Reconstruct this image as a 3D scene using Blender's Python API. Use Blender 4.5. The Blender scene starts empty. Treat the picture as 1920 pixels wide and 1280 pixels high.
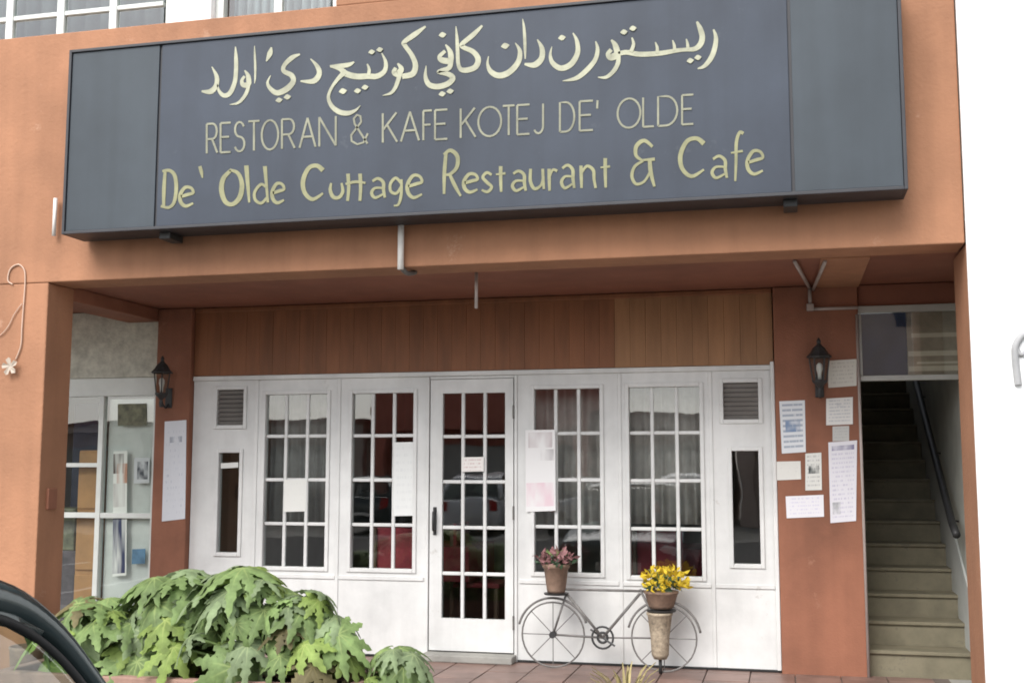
import bpy, bmesh, math, random
from mathutils import Vector, Matrix
random.seed(7)
S = bpy.context.scene
C = S.collection
R = math.radians

# ------------------------------------------------------------------ camera, sky, sun, exposure
F_PX, CZ = 2150.0, 1.42
PITCH, YAW = math.atan(240 / F_PX), R(13.4)
cam = bpy.data.cameras.new('camera')
cam.sensor_width = 36.0
cam.lens = F_PX / 1920 * 36.0
cam.clip_start, cam.clip_end = 0.05, 2000
co = bpy.data.objects.new('camera', cam)
C.objects.link(co)
co.location = (0, 0, CZ)
co.rotation_euler = (math.pi / 2 + PITCH, 0, YAW)
S.camera = co

SUN_EL, SUN_AZ = 46, 200          # azimuth measured from +Y towards +X: behind the camera, high
W = bpy.data.worlds.new('World')
S.world = W
W.use_nodes = True
nt = W.node_tree
nt.nodes.clear()
sky = nt.nodes.new('ShaderNodeTexSky')
sky.sky_type = 'NISHITA'
sky.sun_disc = False
sky.sun_elevation = R(SUN_EL)
sky.sun_rotation = R(SUN_AZ)
sky.air_density, sky.dust_density, sky.ozone_density = 1.0, 1.6, 1.0
hs = nt.nodes.new('ShaderNodeHueSaturation')
hs.inputs['Saturation'].default_value = 0.3      # thin overcast: nearly white light
bg = nt.nodes.new('ShaderNodeBackground')
bg.inputs['Strength'].default_value = 0.15
wo = nt.nodes.new('ShaderNodeOutputWorld')
nt.links.new(sky.outputs[0], hs.inputs['Color'])
nt.links.new(hs.outputs[0], bg.inputs['Color'])
nt.links.new(bg.outputs[0], wo.inputs['Surface'])
sl = bpy.data.lights.new('sun', 'SUN')
sl.energy = 1.7
sl.angle = R(40)
sl.color = (1, 0.97, 0.94)
so = bpy.data.objects.new('sun', sl)
C.objects.link(so)
sd = Vector((math.sin(R(SUN_AZ)) * math.cos(R(SUN_EL)), math.cos(R(SUN_AZ)) * math.cos(R(SUN_EL)), math.sin(R(SUN_EL))))
so.rotation_euler = (-sd).to_track_quat('-Z', 'Y').to_euler()
so.location = sd * 40
vs = S.view_settings
vs.view_transform, vs.look, vs.gamma = 'Standard', 'None', 1.0
vs.exposure = 1.05
vs.use_curve_mapping = False
S.cycles.max_bounces = 10
S.cycles.transparent_max_bounces = 16
S.cycles.filter_width = 1.8

# ------------------------------------------------------------------ helpers
fw = Vector((-math.sin(YAW) * math.cos(PITCH), math.cos(YAW) * math.cos(PITCH), math.sin(PITCH)))
rt = Vector((math.cos(YAW), math.sin(YAW), 0))
upv = rt.cross(fw)
def at(px, py, Y):
    """the point of the plane y = Y (a wall, the sign board ...) seen at a photograph pixel"""
    d = fw + rt * ((px - 960) / F_PX) + upv * ((640 - py) / F_PX)
    t = Y / d.y
    return Vector((d.x * t, Y, d.z * t + CZ))

def tag(o, label, cat, group=None):
    o['label'] = label
    o['category'] = cat
    if group:
        o['group'] = group
    return o
def thing(name, label, cat, loc=(0, 0, 0), group=None, rz=0):
    o = bpy.data.objects.new(name, None)
    o.empty_display_size = 0.1
    C.objects.link(o)
    o.location = loc
    o.rotation_euler.z = rz
    return tag(o, label, cat, group)

def wloc(o):
    p = Vector((0, 0, 0))
    while o is not None:
        p = p + Vector(o.location)
        o = o.parent
    return p
class MB:
    def __init__(s):
        s.v, s.f = [], []
    def add(s, vs_, fs):
        b = len(s.v)
        s.v += [tuple(x) for x in vs_]
        s.f += [tuple(i + b for i in q) for q in fs]
        return s
    def box(s, x0, x1, y0, y1, z0, z1):
        return s.add([(x0, y0, z0), (x1, y0, z0), (x1, y1, z0), (x0, y1, z0), (x0, y0, z1), (x1, y0, z1), (x1, y1, z1), (x0, y1, z1)],
                     [(0, 3, 2, 1), (4, 5, 6, 7), (0, 1, 5, 4), (1, 2, 6, 5), (2, 3, 7, 6), (3, 0, 4, 7)])
    def tube(s, pts, r, n=8, closed=False):
        pts = [Vector(p) for p in pts]
        m = len(pts)
        rs = r if isinstance(r, (list, tuple)) else [r] * m
        vs_, fs = [], []
        ref = None
        for i, p in enumerate(pts):
            a = pts[(i - 1) % m] if (closed or i > 0) else pts[i]
            b = pts[(i + 1) % m] if (closed or i < m - 1) else pts[i]
            t = (b - a).normalized()
            if ref is None:
                ref = Vector((0, 0, 1)) if abs(t.z) < 0.9 else Vector((1, 0, 0))
            u = t.cross(ref)
            if u.length < 1e-5:
                u = t.cross(Vector((0.3, 1, 0.2)))
            u.normalize()
            w = u.cross(t).normalized()
            ref = w
            for k in range(n):
                an = 2 * math.pi * k / n
                vs_.append(p + (u * math.cos(an) + w * math.sin(an)) * rs[i])
        for i in range(m if closed else m - 1):
            j = (i + 1) % m
            for k in range(n):
                l = (k + 1) % n
                fs.append((i * n + k, i * n + l, j * n + l, j * n + k))
        if not closed:
            fs.append(tuple(range(n)))
            fs.append(tuple((m - 1) * n + k for k in reversed(range(n))))
        return s.add(vs_, fs)
    def lathe(s, c, prof, n=16):
        vs_, fs = [], []
        for r, z in prof:
            for k in range(n):
                a = 2 * math.pi * k / n
                vs_.append((c[0] + r * math.cos(a), c[1] + r * math.sin(a), c[2] + z))
        for i in range(len(prof) - 1):
            for k in range(n):
                l = (k + 1) % n
                fs.append((i * n + k, i * n + l, (i + 1) * n + l, (i + 1) * n + k))
        fs.append(tuple(reversed(range(n))))
        fs.append(tuple((len(prof) - 1) * n + k for k in range(n)))
        return s.add(vs_, fs)
    def build(s, name, m, parent=None, smooth=False, bevel=0, origin=None):
        me = bpy.data.meshes.new(name)
        vs_ = [Vector(p) for p in s.v]
        if parent is not None:
            off = wloc(parent) if origin is None else Vector(origin)
        elif origin is not None:
            off = Vector(origin)
        else:
            lo = [min(p[i] for p in vs_) for i in range(3)]
            hi = [max(p[i] for p in vs_) for i in range(3)]
            off = Vector(((lo[0] + hi[0]) / 2, (lo[1] + hi[1]) / 2, lo[2]))
        me.from_pydata([p - off for p in vs_], [], s.f)
        bm = bmesh.new()
        bm.from_mesh(me)
        bmesh.ops.recalc_face_normals(bm, faces=bm.faces)
        bm.to_mesh(me)
        bm.free()
        if smooth:
            me.polygons.foreach_set('use_smooth', [True] * len(me.polygons))
        me.materials.append(m)
        o = bpy.data.objects.new(name, me)
        C.objects.link(o)
        if parent is not None:
            o.parent = parent
        else:
            o.location = off
        if bevel:
            md = o.modifiers.new('bevel', 'BEVEL')
            md.width = bevel
            md.segments = 2
            md.limit_method = 'ANGLE'
        return o
_cache = {}
def boxo(name, m, parent, x0, x1, y0, y1, z0, z1, bevel=0.0):
    """a box piece whose mesh is shared with all equal pieces"""
    key = (round(x1 - x0, 4), round(y1 - y0, 4), round(z1 - z0, 4), m.name, bevel, name)
    if key not in _cache:
        dx, dy, dz = (x1 - x0) / 2, (y1 - y0) / 2, (z1 - z0) / 2
        mb = MB().box(-dx, dx, -dy, dy, -dz, dz)
        me = bpy.data.meshes.new(name)
        me.from_pydata(mb.v, [], mb.f)
        if bevel:
            bm = bmesh.new()
            bm.from_mesh(me)
            bmesh.ops.bevel(bm, geom=bm.edges[:], offset=bevel, segments=1, affect='EDGES')
            bm.to_mesh(me)
            bm.free()
        me.materials.append(m)
        _cache[key] = me
    o = bpy.data.objects.new(name, _cache[key])
    C.objects.link(o)
    c = Vector(((x0 + x1) / 2, (y0 + y1) / 2, (z0 + z1) / 2))
    if parent is not None:
        o.parent = parent
        o.location = c - wloc(parent)
    else:
        o.location = c
    return o
def struct(o):
    o['kind'] = 'structure'
    return o
def copy_tree(o, parent=None):
    c = o.copy()
    C.objects.link(c)
    c.parent = parent
    for ch in list(o.children):
        copy_tree(ch, c)
    return c
def crom(P, n=6):
    """Catmull-Rom through points of any dimension"""
    out = []
    m = len(P)
    for i in range(m - 1):
        p0, p1, p2, p3 = P[max(i - 1, 0)], P[i], P[i + 1], P[min(i + 2, m - 1)]
        for k in range(n):
            t = k / n
            out.append(tuple(0.5 * (2 * b + (c - a) * t + (2 * a - 5 * b + 4 * c - d) * t * t + (3 * b - a - 3 * c + d) * t ** 3) for a, b, c, d in zip(p0, p1, p2, p3)))
    out.append(tuple(P[-1]))
    return out

# ------------------------------------------------------------------ materials
M = {}
def mat(name, col, rough=0.7, var=0.12, scale=6.0, bump=0.0, bscale=60.0, metal=0.0, rnd=0.0, col2=None, spec=0.5, stretch=None, streak=0.0, sss=None):
    m = bpy.data.materials.new(name)
    m.use_nodes = True
    N, L = m.node_tree.nodes, m.node_tree.links
    b = N['Principled BSDF']
    b.inputs['Roughness'].default_value = rough
    b.inputs['Metallic'].default_value = metal
    b.inputs['Specular IOR Level'].default_value = spec
    tc = N.new('ShaderNodeTexCoord')
    geo = N.new('ShaderNodeNewGeometry')
    mp = N.new('ShaderNodeMapping')
    L.new(geo.outputs['Position'], mp.inputs['Vector'])
    if stretch:
        mp.inputs['Scale'].default_value = stretch
    nz = N.new('ShaderNodeTexNoise')
    nz.inputs['Scale'].default_value = scale
    nz.inputs['Detail'].default_value = 6
    nz.inputs['Roughness'].default_value = 0.62
    L.new(mp.outputs[0], nz.inputs['Vector'])
    rp = N.new('ShaderNodeValToRGB')
    c2 = col2 or tuple(max(0, c * (1 - 2.2 * var)) for c in col)
    rp.color_ramp.elements[0].position = 0.3
    rp.color_ramp.elements[1].position = 0.68
    rp.color_ramp.elements[0].color = (*c2, 1)
    rp.color_ramp.elements[1].color = (*[min(1, c * (1 + var * 0.5)) for c in col], 1)
    L.new(nz.outputs['Fac'], rp.inputs['Fac'])
    out = rp.outputs['Color']
    if streak:
        # rain streaks: noise stretched along z
        mp2 = N.new('ShaderNodeMapping')
        mp2.inputs['Scale'].default_value = (9, 9, 0.5)
        L.new(geo.outputs['Position'], mp2.inputs['Vector'])
        n2 = N.new('ShaderNodeTexNoise')
        n2.inputs['Scale'].default_value = 1.0
        n2.inputs['Detail'].default_value = 5
        L.new(mp2.outputs[0], n2.inputs['Vector'])
        r2 = N.new('ShaderNodeValToRGB')
        r2.color_ramp.elements[0].position = 0.35
        r2.color_ramp.elements[1].position = 0.6
        r2.color_ramp.elements[0].color = (1 - streak, 1 - streak, 1 - streak, 1)
        r2.color_ramp.elements[1].color = (1, 1, 1, 1)
        L.new(n2.outputs['Fac'], r2.inputs['Fac'])
        mx = N.new('ShaderNodeMixRGB')
        mx.blend_type = 'MULTIPLY'
        mx.inputs['Fac'].default_value = 1
        L.new(out, mx.inputs['Color1'])
        L.new(r2.outputs['Color'], mx.inputs['Color2'])
        out = mx.outputs[0]
    if rnd:
        oi = N.new('ShaderNodeObjectInfo')
        mr = N.new('ShaderNodeMapRange')
        mr.inputs['To Min'].default_value = 1 - rnd
        mr.inputs['To Max'].default_value = 1 + rnd
        L.new(oi.outputs['Random'], mr.inputs['Value'])
        hv = N.new('ShaderNodeHueSaturation')
        L.new(mr.outputs[0], hv.inputs['Value'])
        L.new(out, hv.inputs['Color'])
        out = hv.outputs[0]
    L.new(out, b.inputs['Base Color'])
    if bump:
        nb = N.new('ShaderNodeTexNoise')
        nb.inputs['Scale'].default_value = bscale
        nb.inputs['Detail'].default_value = 4
        L.new(mp.outputs[0], nb.inputs['Vector'])
        bp = N.new('ShaderNodeBump')
        bp.inputs['Strength'].default_value = bump
        bp.inputs['Distance'].default_value = 0.01
        L.new(nb.outputs['Fac'], bp.inputs['Height'])
        L.new(bp.outputs[0], b.inputs['Normal'])
    if sss:
        # leaves and cloth let light through
        tr = N.new('ShaderNodeBsdfTranslucent')
        L.new(out, tr.inputs['Color'])
        mxs = N.new('ShaderNodeMixShader')
        mxs.inputs['Fac'].default_value = sss
        L.new(b.outputs[0], mxs.inputs[1])
        L.new(tr.outputs[0], mxs.inputs[2])
        L.new(mxs.outputs[0], N['Material Output'].inputs['Surface'])
    M[name] = m
    return m
def worn(name, dirt, thr, amount, scale=7.0):
    m = M[name]
    N, L = m.node_tree.nodes, m.node_tree.links
    b = N['Principled BSDF']
    src = b.inputs['Base Color'].links[0].from_socket
    geo = N.new('ShaderNodeNewGeometry')
    nz = N.new('ShaderNodeTexNoise')
    nz.inputs['Scale'].default_value = scale
    nz.inputs['Detail'].default_value = 9
    nz.inputs['Roughness'].default_value = .75
    L.new(geo.outputs['Position'], nz.inputs['Vector'])
    rp = N.new('ShaderNodeMapRange')
    rp.inputs['From Min'].default_value = thr
    rp.inputs['From Max'].default_value = thr + .06
    rp.inputs['To Max'].default_value = amount
    L.new(nz.outputs['Fac'], rp.inputs['Value'])
    mx = N.new('ShaderNodeMixRGB')
    mx.inputs['Color2'].default_value = (*dirt, 1)
    L.new(rp.outputs[0], mx.inputs['Fac'])
    L.new(src, mx.inputs['Color1'])
    L.new(mx.outputs[0], b.inputs['Base Color'])
def glass(name, tint, ior=1.7, rough=0.02, keep=0.85, wav=0.0):
    m = bpy.data.materials.new(name)
    m.use_nodes = True
    N, L = m.node_tree.nodes, m.node_tree.links
    N.remove(N['Principled BSDF'])
    t = N.new('ShaderNodeBsdfTransparent')
    t.inputs['Color'].default_value = (*[c * keep for c in tint], 1)
    g = N.new('ShaderNodeBsdfGlossy')
    g.inputs['Roughness'].default_value = rough
    fr = N.new('ShaderNodeFresnel')
    fr.inputs['IOR'].default_value = ior
    if wav:
        geo = N.new('ShaderNodeNewGeometry')
        nb = N.new('ShaderNodeTexNoise')
        nb.inputs['Scale'].default_value = 2.2
        L.new(geo.outputs['Position'], nb.inputs['Vector'])
        bp = N.new('ShaderNodeBump')
        bp.inputs['Strength'].default_value = wav
        bp.inputs['Distance'].default_value = 0.02
        L.new(nb.outputs['Fac'], bp.inputs['Height'])
        L.new(bp.outputs[0], g.inputs['Normal'])
    mx = N.new('ShaderNodeMixShader')
    # only the outer face reflects: a pane is thinner than what Fresnel on its back face assumes
    gb = N.new('ShaderNodeNewGeometry')
    inv = N.new('ShaderNodeMath')
    inv.operation = 'SUBTRACT'
    inv.inputs[0].default_value = 1.0
    L.new(gb.outputs['Backfacing'], inv.inputs[1])
    mu = N.new('ShaderNodeMath')
    mu.operation = 'MULTIPLY'
    L.new(fr.outputs[0], mu.inputs[0])
    L.new(inv.outputs[0], mu.inputs[1])
    L.new(mu.outputs[0], mx.inputs['Fac'])
    L.new(t.outputs[0], mx.inputs[1])
    L.new(g.outputs[0], mx.inputs[2])
    L.new(mx.outputs[0], N['Material Output'].inputs['Surface'])
    M[name] = m
    return m

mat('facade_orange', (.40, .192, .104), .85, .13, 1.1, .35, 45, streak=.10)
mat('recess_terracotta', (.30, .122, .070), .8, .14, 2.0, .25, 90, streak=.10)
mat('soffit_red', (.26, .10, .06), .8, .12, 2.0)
mat('white_plaster', (.86, .86, .85), .8, .03, 2.0, .15, 90)
mat('pale_plaster', (.62, .61, .52), .9, .16, 14.0, .4, 60)
mat('white_timber', (.72, .72, .70), .45, .09, 2.2, .08, 40, streak=.07)
mat('wood_brown', (.25, .098, .040), .6, .14, 4.0, .1, 60, rnd=.07, stretch=(3, 3, .35))
mat('wood_tan', (.335, .17, .077), .6, .12, 4.0, .1, 60, rnd=.07, stretch=(3, 3, .35))
mat('sign_slate', (.044, .055, .075), .55, .12, 1.2, streak=.10, spec=.35)
mat('sign_slate_side', (.053, .066, .078), .55, .10, 1.2, streak=.10, spec=.35)
mat('sign_edge', (.03, .03, .035), .5, .1)
mat('letter_cream', (.42, .42, .30), .6, .16, 9)
mat('letter_thin', (.26, .26, .185), .6, .15, 9)
mat('letter_yellow', (.27, .265, .14), .6, .14, 9)
mat('black_iron', (.03, .03, .03), .5, .1, 20)
mat('vent_back', (.11, .10, .09), .9, .1)
mat('slat_grey', (.20, .185, .17), .7, .1)
mat('grey_iron', (.17, .16, .15), .55, .2, 20)
mat('pipe_white', (.82, .79, .75), .5, .08)
mat('pipe_grey', (.42, .36, .33), .55, .1)
mat('alu_white', (.66, .68, .64), .4, .05)
mat('alu_grey', (.42, .42, .39), .4, .06)
mat('tile_terracotta', (.21, .13, .105), .45, .2, 4, rnd=.16)
mat('grout', (.16, .13, .11), .9, .1)
mat('concrete', (.34, .33, .30), .9, .15, 3, .4, 40)
mat('asphalt', (.09, .088, .085), .9, .2, 5, .6, 120)
mat('white_line', (.7, .7, .68), .8, .15, 9)
mat('stair_tread', (.22, .195, .13), .7, .15, 6, rnd=.06)
mat('stair_wall', (.56, .57, .50), .85, .1, 3)
mat('stair_skirt', (.55, .57, .54), .7, .06, 3)
mat('dark', (.02, .02, .02), .8, .1)
mat('interior_wall', (.42, .38, .32), .9, .1, 2)
mat('interior_floor', (.14, .09, .06), .5, .2, 3)
mat('curtain_grey', (.42, .39, .375), .9, .12, 8, sss=.3)
mat('curtain_up', (.16, .18, .18), .9, .12, 8, sss=.3)
mat('curtain_sheer', (.66, .60, .57), .9, .12, 8, sss=.3)
mat('curtain_pale', (.62, .68, .70), .9, .08, 8, sss=.3)
mat('red_cloth', (.30, .035, .05), .8, .15, 8)
mat('pot_clay', (.26, .17, .12), .85, .2, 14, .3)
mat('basket_tan', (.44, .36, .26), .9, .25, 40, .5, 120)
mat('planter_paint', (.36, .22, .17), .85, .2, 3, .3, streak=.2)
mat('soil', (.045, .03, .02), 1, .3, 20, .8, 60)
mat('leaf_small', (.14, .22, .08), .5, .3, 12, sss=.25, rnd=.3)
mat('leaf_dark', (.07, .14, .07), .45, .3, 9, sss=.2, rnd=.25)
mat('petiole', (.25, .36, .12), .5, .15, 12)
mat('dry_yellow', (.42, .35, .16), .8, .2, 15, sss=.2, rnd=.3)
mat('flower_yellow', (.68, .50, .035), .7, .15, 20, sss=.2, rnd=.2)
mat('flower_pink', (.40, .20, .20), .7, .2, 20, sss=.2, rnd=.3)
mat('car_dark', (.040, .058, .060), .14, .08, 3, metal=.2, spec=.8)
mat('car_white', (.72, .73, .74), .25, .03)
mat('car_silver', (.42, .44, .46), .3, .04, metal=.5)
mat('rubber', (.012, .012, .012), .7, .1)
mat('rim_metal', (.5, .5, .5), .35, .05, metal=.9)
mat('seat_grey', (.32, .32, .31), .9, .1)
mat('lamp_red', (.4, .01, .01), .2, .05)
mat('lamp_clear', (.7, .7, .7), .1, .03)
mat('orange_box', (.48, .24, .09), .7, .12, 5)
mat('purple_box', (.11, .09, .10), .7, .3, 7)
mat('navy', (.03, .035, .07), .8, .15)
mat('skin_print', (.45, .26, .17), .7, .1)
mat('blue_print', (.10, .22, .33), .6, .2, 9)
mat('green_print', (.17, .17, .10), .6, .4, 14, col2=(.05, .05, .03))
mat('paper_plain', (.74, .74, .70), .8, .05, 8)
mat('opposite_red', (.55, .17, .12), .85, .12, 1)
mat('opposite_grey', (.56, .44, .38), .85, .1, 1)
mat('roof_tile', (.22, .08, .05), .85, .2, 3)
worn('white_timber', (.42, .40, .36), .63, .5)
worn('facade_orange', (.50, .30, .20), .62, .45, 3.0)
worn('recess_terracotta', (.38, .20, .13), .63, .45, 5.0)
worn('stair_tread', (.10, .09, .07), .58, .5, 6.0)
worn('sign_slate', (.09, .10, .115), .62, .4, 4.0)
glass('window_glass', (.97, 1, .99), 2.2, .012, .97, wav=.05)
glass('lamp_glass', (.95, .97, .95), 1.5, .15, .9)
glass('car_glass', (.80, .88, .84), 1.9, .01, .9)

def paper(name, base, ink, lines, fill, head=None, blotch=None):
    """printed sheet: rows of broken ink strokes, laid out on the sheet's own UVs"""
    m = bpy.data.materials.new(name)
    m.use_nodes = True
    N, L = m.node_tree.nodes, m.node_tree.links
    b = N['Principled BSDF']
    b.inputs['Roughness'].default_value = .75
    uv = N.new('ShaderNodeUVMap')
    sx = N.new('ShaderNodeSeparateXYZ')
    L.new(uv.outputs[0], sx.inputs[0])
    def math_(op, a, c=None):
        n = N.new('ShaderNodeMath')
        n.operation = op
        for i, q in enumerate((a, c)):
            if q is None:
                continue
            if isinstance(q, (int, float)):
                n.inputs[i].default_value = q
            else:
                L.new(q, n.inputs[i])
        return n.outputs[0]
    u, v = sx.outputs[0], sx.outputs[1]
    row = math_('FRACT', math_('MULTIPLY', v, lines))
    on = math_('LESS_THAN', row, .42)
    cb = N.new('ShaderNodeCombineXYZ')
    L.new(math_('MULTIPLY', u, 14), cb.inputs[0])
    L.new(math_('MULTIPLY', math_('FLOOR', math_('MULTIPLY', v, lines)), 3.7), cb.inputs[1])
    nz = N.new('ShaderNodeTexNoise')
    nz.inputs['Scale'].default_value = 1.6
    L.new(cb.outputs[0], nz.inputs['Vector'])
    brk = math_('GREATER_THAN', nz.outputs['Fac'], 1 - fill)
    marg = math_('MULTIPLY', math_('MULTIPLY', math_('GREATER_THAN', u, .1), math_('LESS_THAN', u, .9)), math_('MULTIPLY', math_('GREATER_THAN', v, .06), math_('LESS_THAN', v, .94)))
    ink_f = math_('MULTIPLY', math_('MULTIPLY', math_('MULTIPLY', on, brk), marg), .6)
    mx = N.new('ShaderNodeMixRGB')
    mx.inputs['Color1'].default_value = (*base, 1)
    mx.inputs['Color2'].default_value = (*ink, 1)
    L.new(ink_f, mx.inputs['Fac'])
    out = mx.outputs[0]
    for item in [head] + list(blotch or []):
        if not item:
            continue
        u0, u1, v0, v1, colr = item
        f_ = math_('MULTIPLY', math_('MULTIPLY', math_('GREATER_THAN', u, u0), math_('LESS_THAN', u, u1)), math_('MULTIPLY', math_('GREATER_THAN', v, v0), math_('LESS_THAN', v, v1)))
        n3 = N.new('ShaderNodeTexNoise')
        n3.inputs['Scale'].default_value = 2
        L.new(uv.outputs[0], n3.inputs['Vector'])
        f2 = math_('MULTIPLY', f_, math_('MINIMUM', math_('MAXIMUM', math_('MULTIPLY', math_('SUBTRACT', n3.outputs['Fac'], .33), 4.0), 0.0), 1.0))
        m2 = N.new('ShaderNodeMixRGB')
        m2.inputs['Color2'].default_value = (*colr, 1)
        L.new(f2, m2.inputs['Fac'])
        L.new(out, m2.inputs['Color1'])
        out = m2.outputs[0]
    L.new(out, b.inputs['Base Color'])
    M[name] = m
    return m

# leaf material with paler veins from the leaf's own UVs (v = distance from the nearest vein)
def leaf_mat(name, col, vein, rnd=.25):
    m = mat(name, col, .62, .2, 14, sss=.32, rnd=rnd, spec=.3)
    N, L = m.node_tree.nodes, m.node_tree.links
    uv = N.new('ShaderNodeUVMap')
    sx = N.new('ShaderNodeSeparateXYZ')
    L.new(uv.outputs[0], sx.inputs[0])
    rp = N.new('ShaderNodeValToRGB')
    rp.color_ramp.elements[0].position = .03
    rp.color_ramp.elements[1].position = .38
    rp.color_ramp.elements[0].color = (1, 1, 1, 1)
    rp.color_ramp.elements[1].color = (0, 0, 0, 1)
    L.new(sx.outputs[1], rp.inputs['Fac'])
    b = N['Principled BSDF']
    src = b.inputs['Base Color'].links[0].from_socket
    mx = N.new('ShaderNodeMixRGB')
    mx.inputs['Color2'].default_value = (*vein, 1)
    L.new(rp.outputs['Color'], mx.inputs['Fac'])
    L.new(src, mx.inputs['Color1'])
    for l in list(L):
        if l.from_socket == src and l.to_node != mx:
            to = l.to_socket
            L.remove(l)
            L.new(mx.outputs[0], to)
    return m
leaf_mat('leaf_big', (.235, .335, .125), (.39, .48, .18))
leaf_mat('leaf_big_grey', (.27, .35, .185), (.39, .47, .24))
leaf_mat('leaf_big_lime', (.275, .375, .10), (.42, .50, .16))
leaf_mat('leaf_brown', (.20, .17, .08), (.26, .22, .11))

# ------------------------------------------------------------------ the setting
YF, YR = 6.9, 8.4                       # front of the building, plane of the shopfront
ZF, ZC = 0.02, 2.71                     # walkway floor, soffit
ST = -0.2                               # street
struct(MB().box(-900, 900, -900, 900, ST - .3, ST).build('ground', M['concrete']))
struct(MB().box(-150, 150, -9.5, 4.4, ST + .0, ST + .006).build('road', M['asphalt']))
for k in range(-6, 8):
    x = 1.1 + k * 2.6
    boxo('parking_line', M['white_line'], None, x - .05, x + .05, -1.2, 4.2, ST + .006, ST + .010)['kind'] = 'structure'
wk = struct(MB().box(-12, 1.03, 6.75, YR + .3, ST, ZF - .012).build('walkway', M['grout']))
tx = .3
n_t = 0
for i in range(-20, 4):
    for j in range(6):
        x0, y0 = i * tx + .02, 6.76 + j * tx
        if x0 + tx > 1.03 or x0 < -5.0:
            continue
        boxo('floor_tile', M['tile_terracotta'], wk, x0 + .004, x0 + tx - .004, y0 + .004, min(y0 + tx - .004, YR - .02), ZF - .012, ZF + random.choice((0, .001, .0015)), .002)

# ------------------------------------------------------------------ the orange shophouse
sh = thing('shophouse', 'orange rendered shophouse front with a recessed walkway under a deep beam', 'building', (-2, YF, ST))
def part(name, m, *a, parent=sh, bevel=0.008):
    return MB().box(*a).build(name, M[m], parent, bevel=bevel)
part('fascia_beam', 'facade_orange', -12, 1.028, YF, YF + .3, ZC, 4.50)
part('front_pillar', 'facade_orange', -5.55, -4.95, YF + .002, 7.2, ST, ZC - .002)
part('party_wall', 'facade_orange', 1.032, 1.2, YF + .004, 7.42, ST, ZC - .002)
part('side_wall', 'stair_wall', 1.203, 1.35, 7.3, 13.5, ST, ZC + 3)
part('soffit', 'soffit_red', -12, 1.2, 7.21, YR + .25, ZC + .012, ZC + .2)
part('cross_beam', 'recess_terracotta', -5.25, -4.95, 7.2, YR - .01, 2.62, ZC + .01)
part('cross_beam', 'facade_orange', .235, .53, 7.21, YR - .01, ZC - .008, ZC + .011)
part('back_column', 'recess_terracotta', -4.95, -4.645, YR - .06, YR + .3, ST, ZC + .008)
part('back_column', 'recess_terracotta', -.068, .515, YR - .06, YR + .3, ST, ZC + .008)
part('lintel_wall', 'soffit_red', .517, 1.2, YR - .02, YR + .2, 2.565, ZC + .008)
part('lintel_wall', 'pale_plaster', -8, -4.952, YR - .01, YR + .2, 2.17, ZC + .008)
# window bay upstairs
def wall_up(x0, x1, z0, z1):
    part('upper_wall', 'facade_orange', x0, x1, YF + .01, YF + .3, z0, z1)
wall_up(-12, -7.4, 4.503, 8.0)
wall_up(-7.4, -2.86, 6.1, 8.0)
wall_up(-2.86, 1.028, 4.503, 8.0)
part('upper_pier', 'white_plaster', -4.12, -3.80, YF + .05, YF + .3, 4.505, 6.098)
part('room_back', 'interior_wall', -7.4, -2.8, 9.0, 9.1, 4.3, 6.3, bevel=0)
part('roof', 'roof_tile', -12, 1.4, YF - .1, 11.8, 8.0, 8.2)
def upper_window(x0, x1, cols, zs, m_glass, curtain=False):
    y = YF + .14
    w = thing('tmp', 'x', 'x')
    bpy.data.objects.remove(w)
    fr = MB()
    fr.box(x0, x0 + .06, y - .03, y + .03, 4.505, 6.09).box(x1 - .06, x1, y - .03, y + .03, 4.505, 6.09)
    fr.box(x0 + .06, x1 - .06, y - .03, y + .03, 4.505, 4.535).box(x0 + .06, x1 - .06, y - .03, y + .03, 6.03, 6.09)
    win = fr.build('upper_window', M['alu_white'], sh)
    pw = (x1 - x0 - .12) / cols
    for c in range(cols):
        xa = x0 + .06 + c * pw
        if c:
            boxo('glazing_bar', M['alu_white'], win, xa - .03, xa + .03, y - .025, y + .025, 4.537, 6.028, .004)
        za = 4.537
        for i, zb in enumerate(list(zs) + [6.028]):
            boxo('pane', m_glass, win, xa + .031, xa + pw - .031, y - .003, y + .003, za + .002, zb - .018)
            if i < len(zs):
                boxo('glazing_bar', M['alu_white'], win, xa + .031, xa + pw - .031, y - .02, y + .02, zb - .017, zb + .017, .004)
            za = zb + .017
    return win
upper_window(-7.4, -5.95, 3, (4.70,), M['window_glass'])
upper_window(-5.945, -4.122, 4, (4.70,), M['window_glass'])
upper_window(-3.798, -2.862, 2, (), M['window_glass'])
def curtain(name, x0, x1, y, z0, z1, m, label, amp=.03, n=40, freq=14):
    mb = MB()
    vs_ = []
    for i in range(n + 1):
        x = x0 + (x1 - x0) * i / n
        yy = y + amp * math.sin(i / n * freq * 2 * math.pi) + amp * .4 * math.sin(i * 1.7)
        vs_ += [(x, yy, z0), (x, yy, z1)]
    fs = [(2 * i, 2 * i + 2, 2 * i + 3, 2 * i + 1) for i in range(n)]
    mb.add(vs_, fs)
    o = mb.build(name, m, smooth=True)
    sd_ = o.modifiers.new('solid', 'SOLIDIFY')
    sd_.thickness = .004
    return tag(o, label, 'curtain')
curtain('curtain', -3.76, -2.9, YF + .32, 4.52, 6.05, M['curtain_pale'], 'pale blue curtain behind the upstairs window above the sign')
curtain('curtain', -5.9, -4.15, YF + .32, 4.52, 6.05, M['curtain_up'], 'grey curtain behind the upstairs window at the top left corner')

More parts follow.
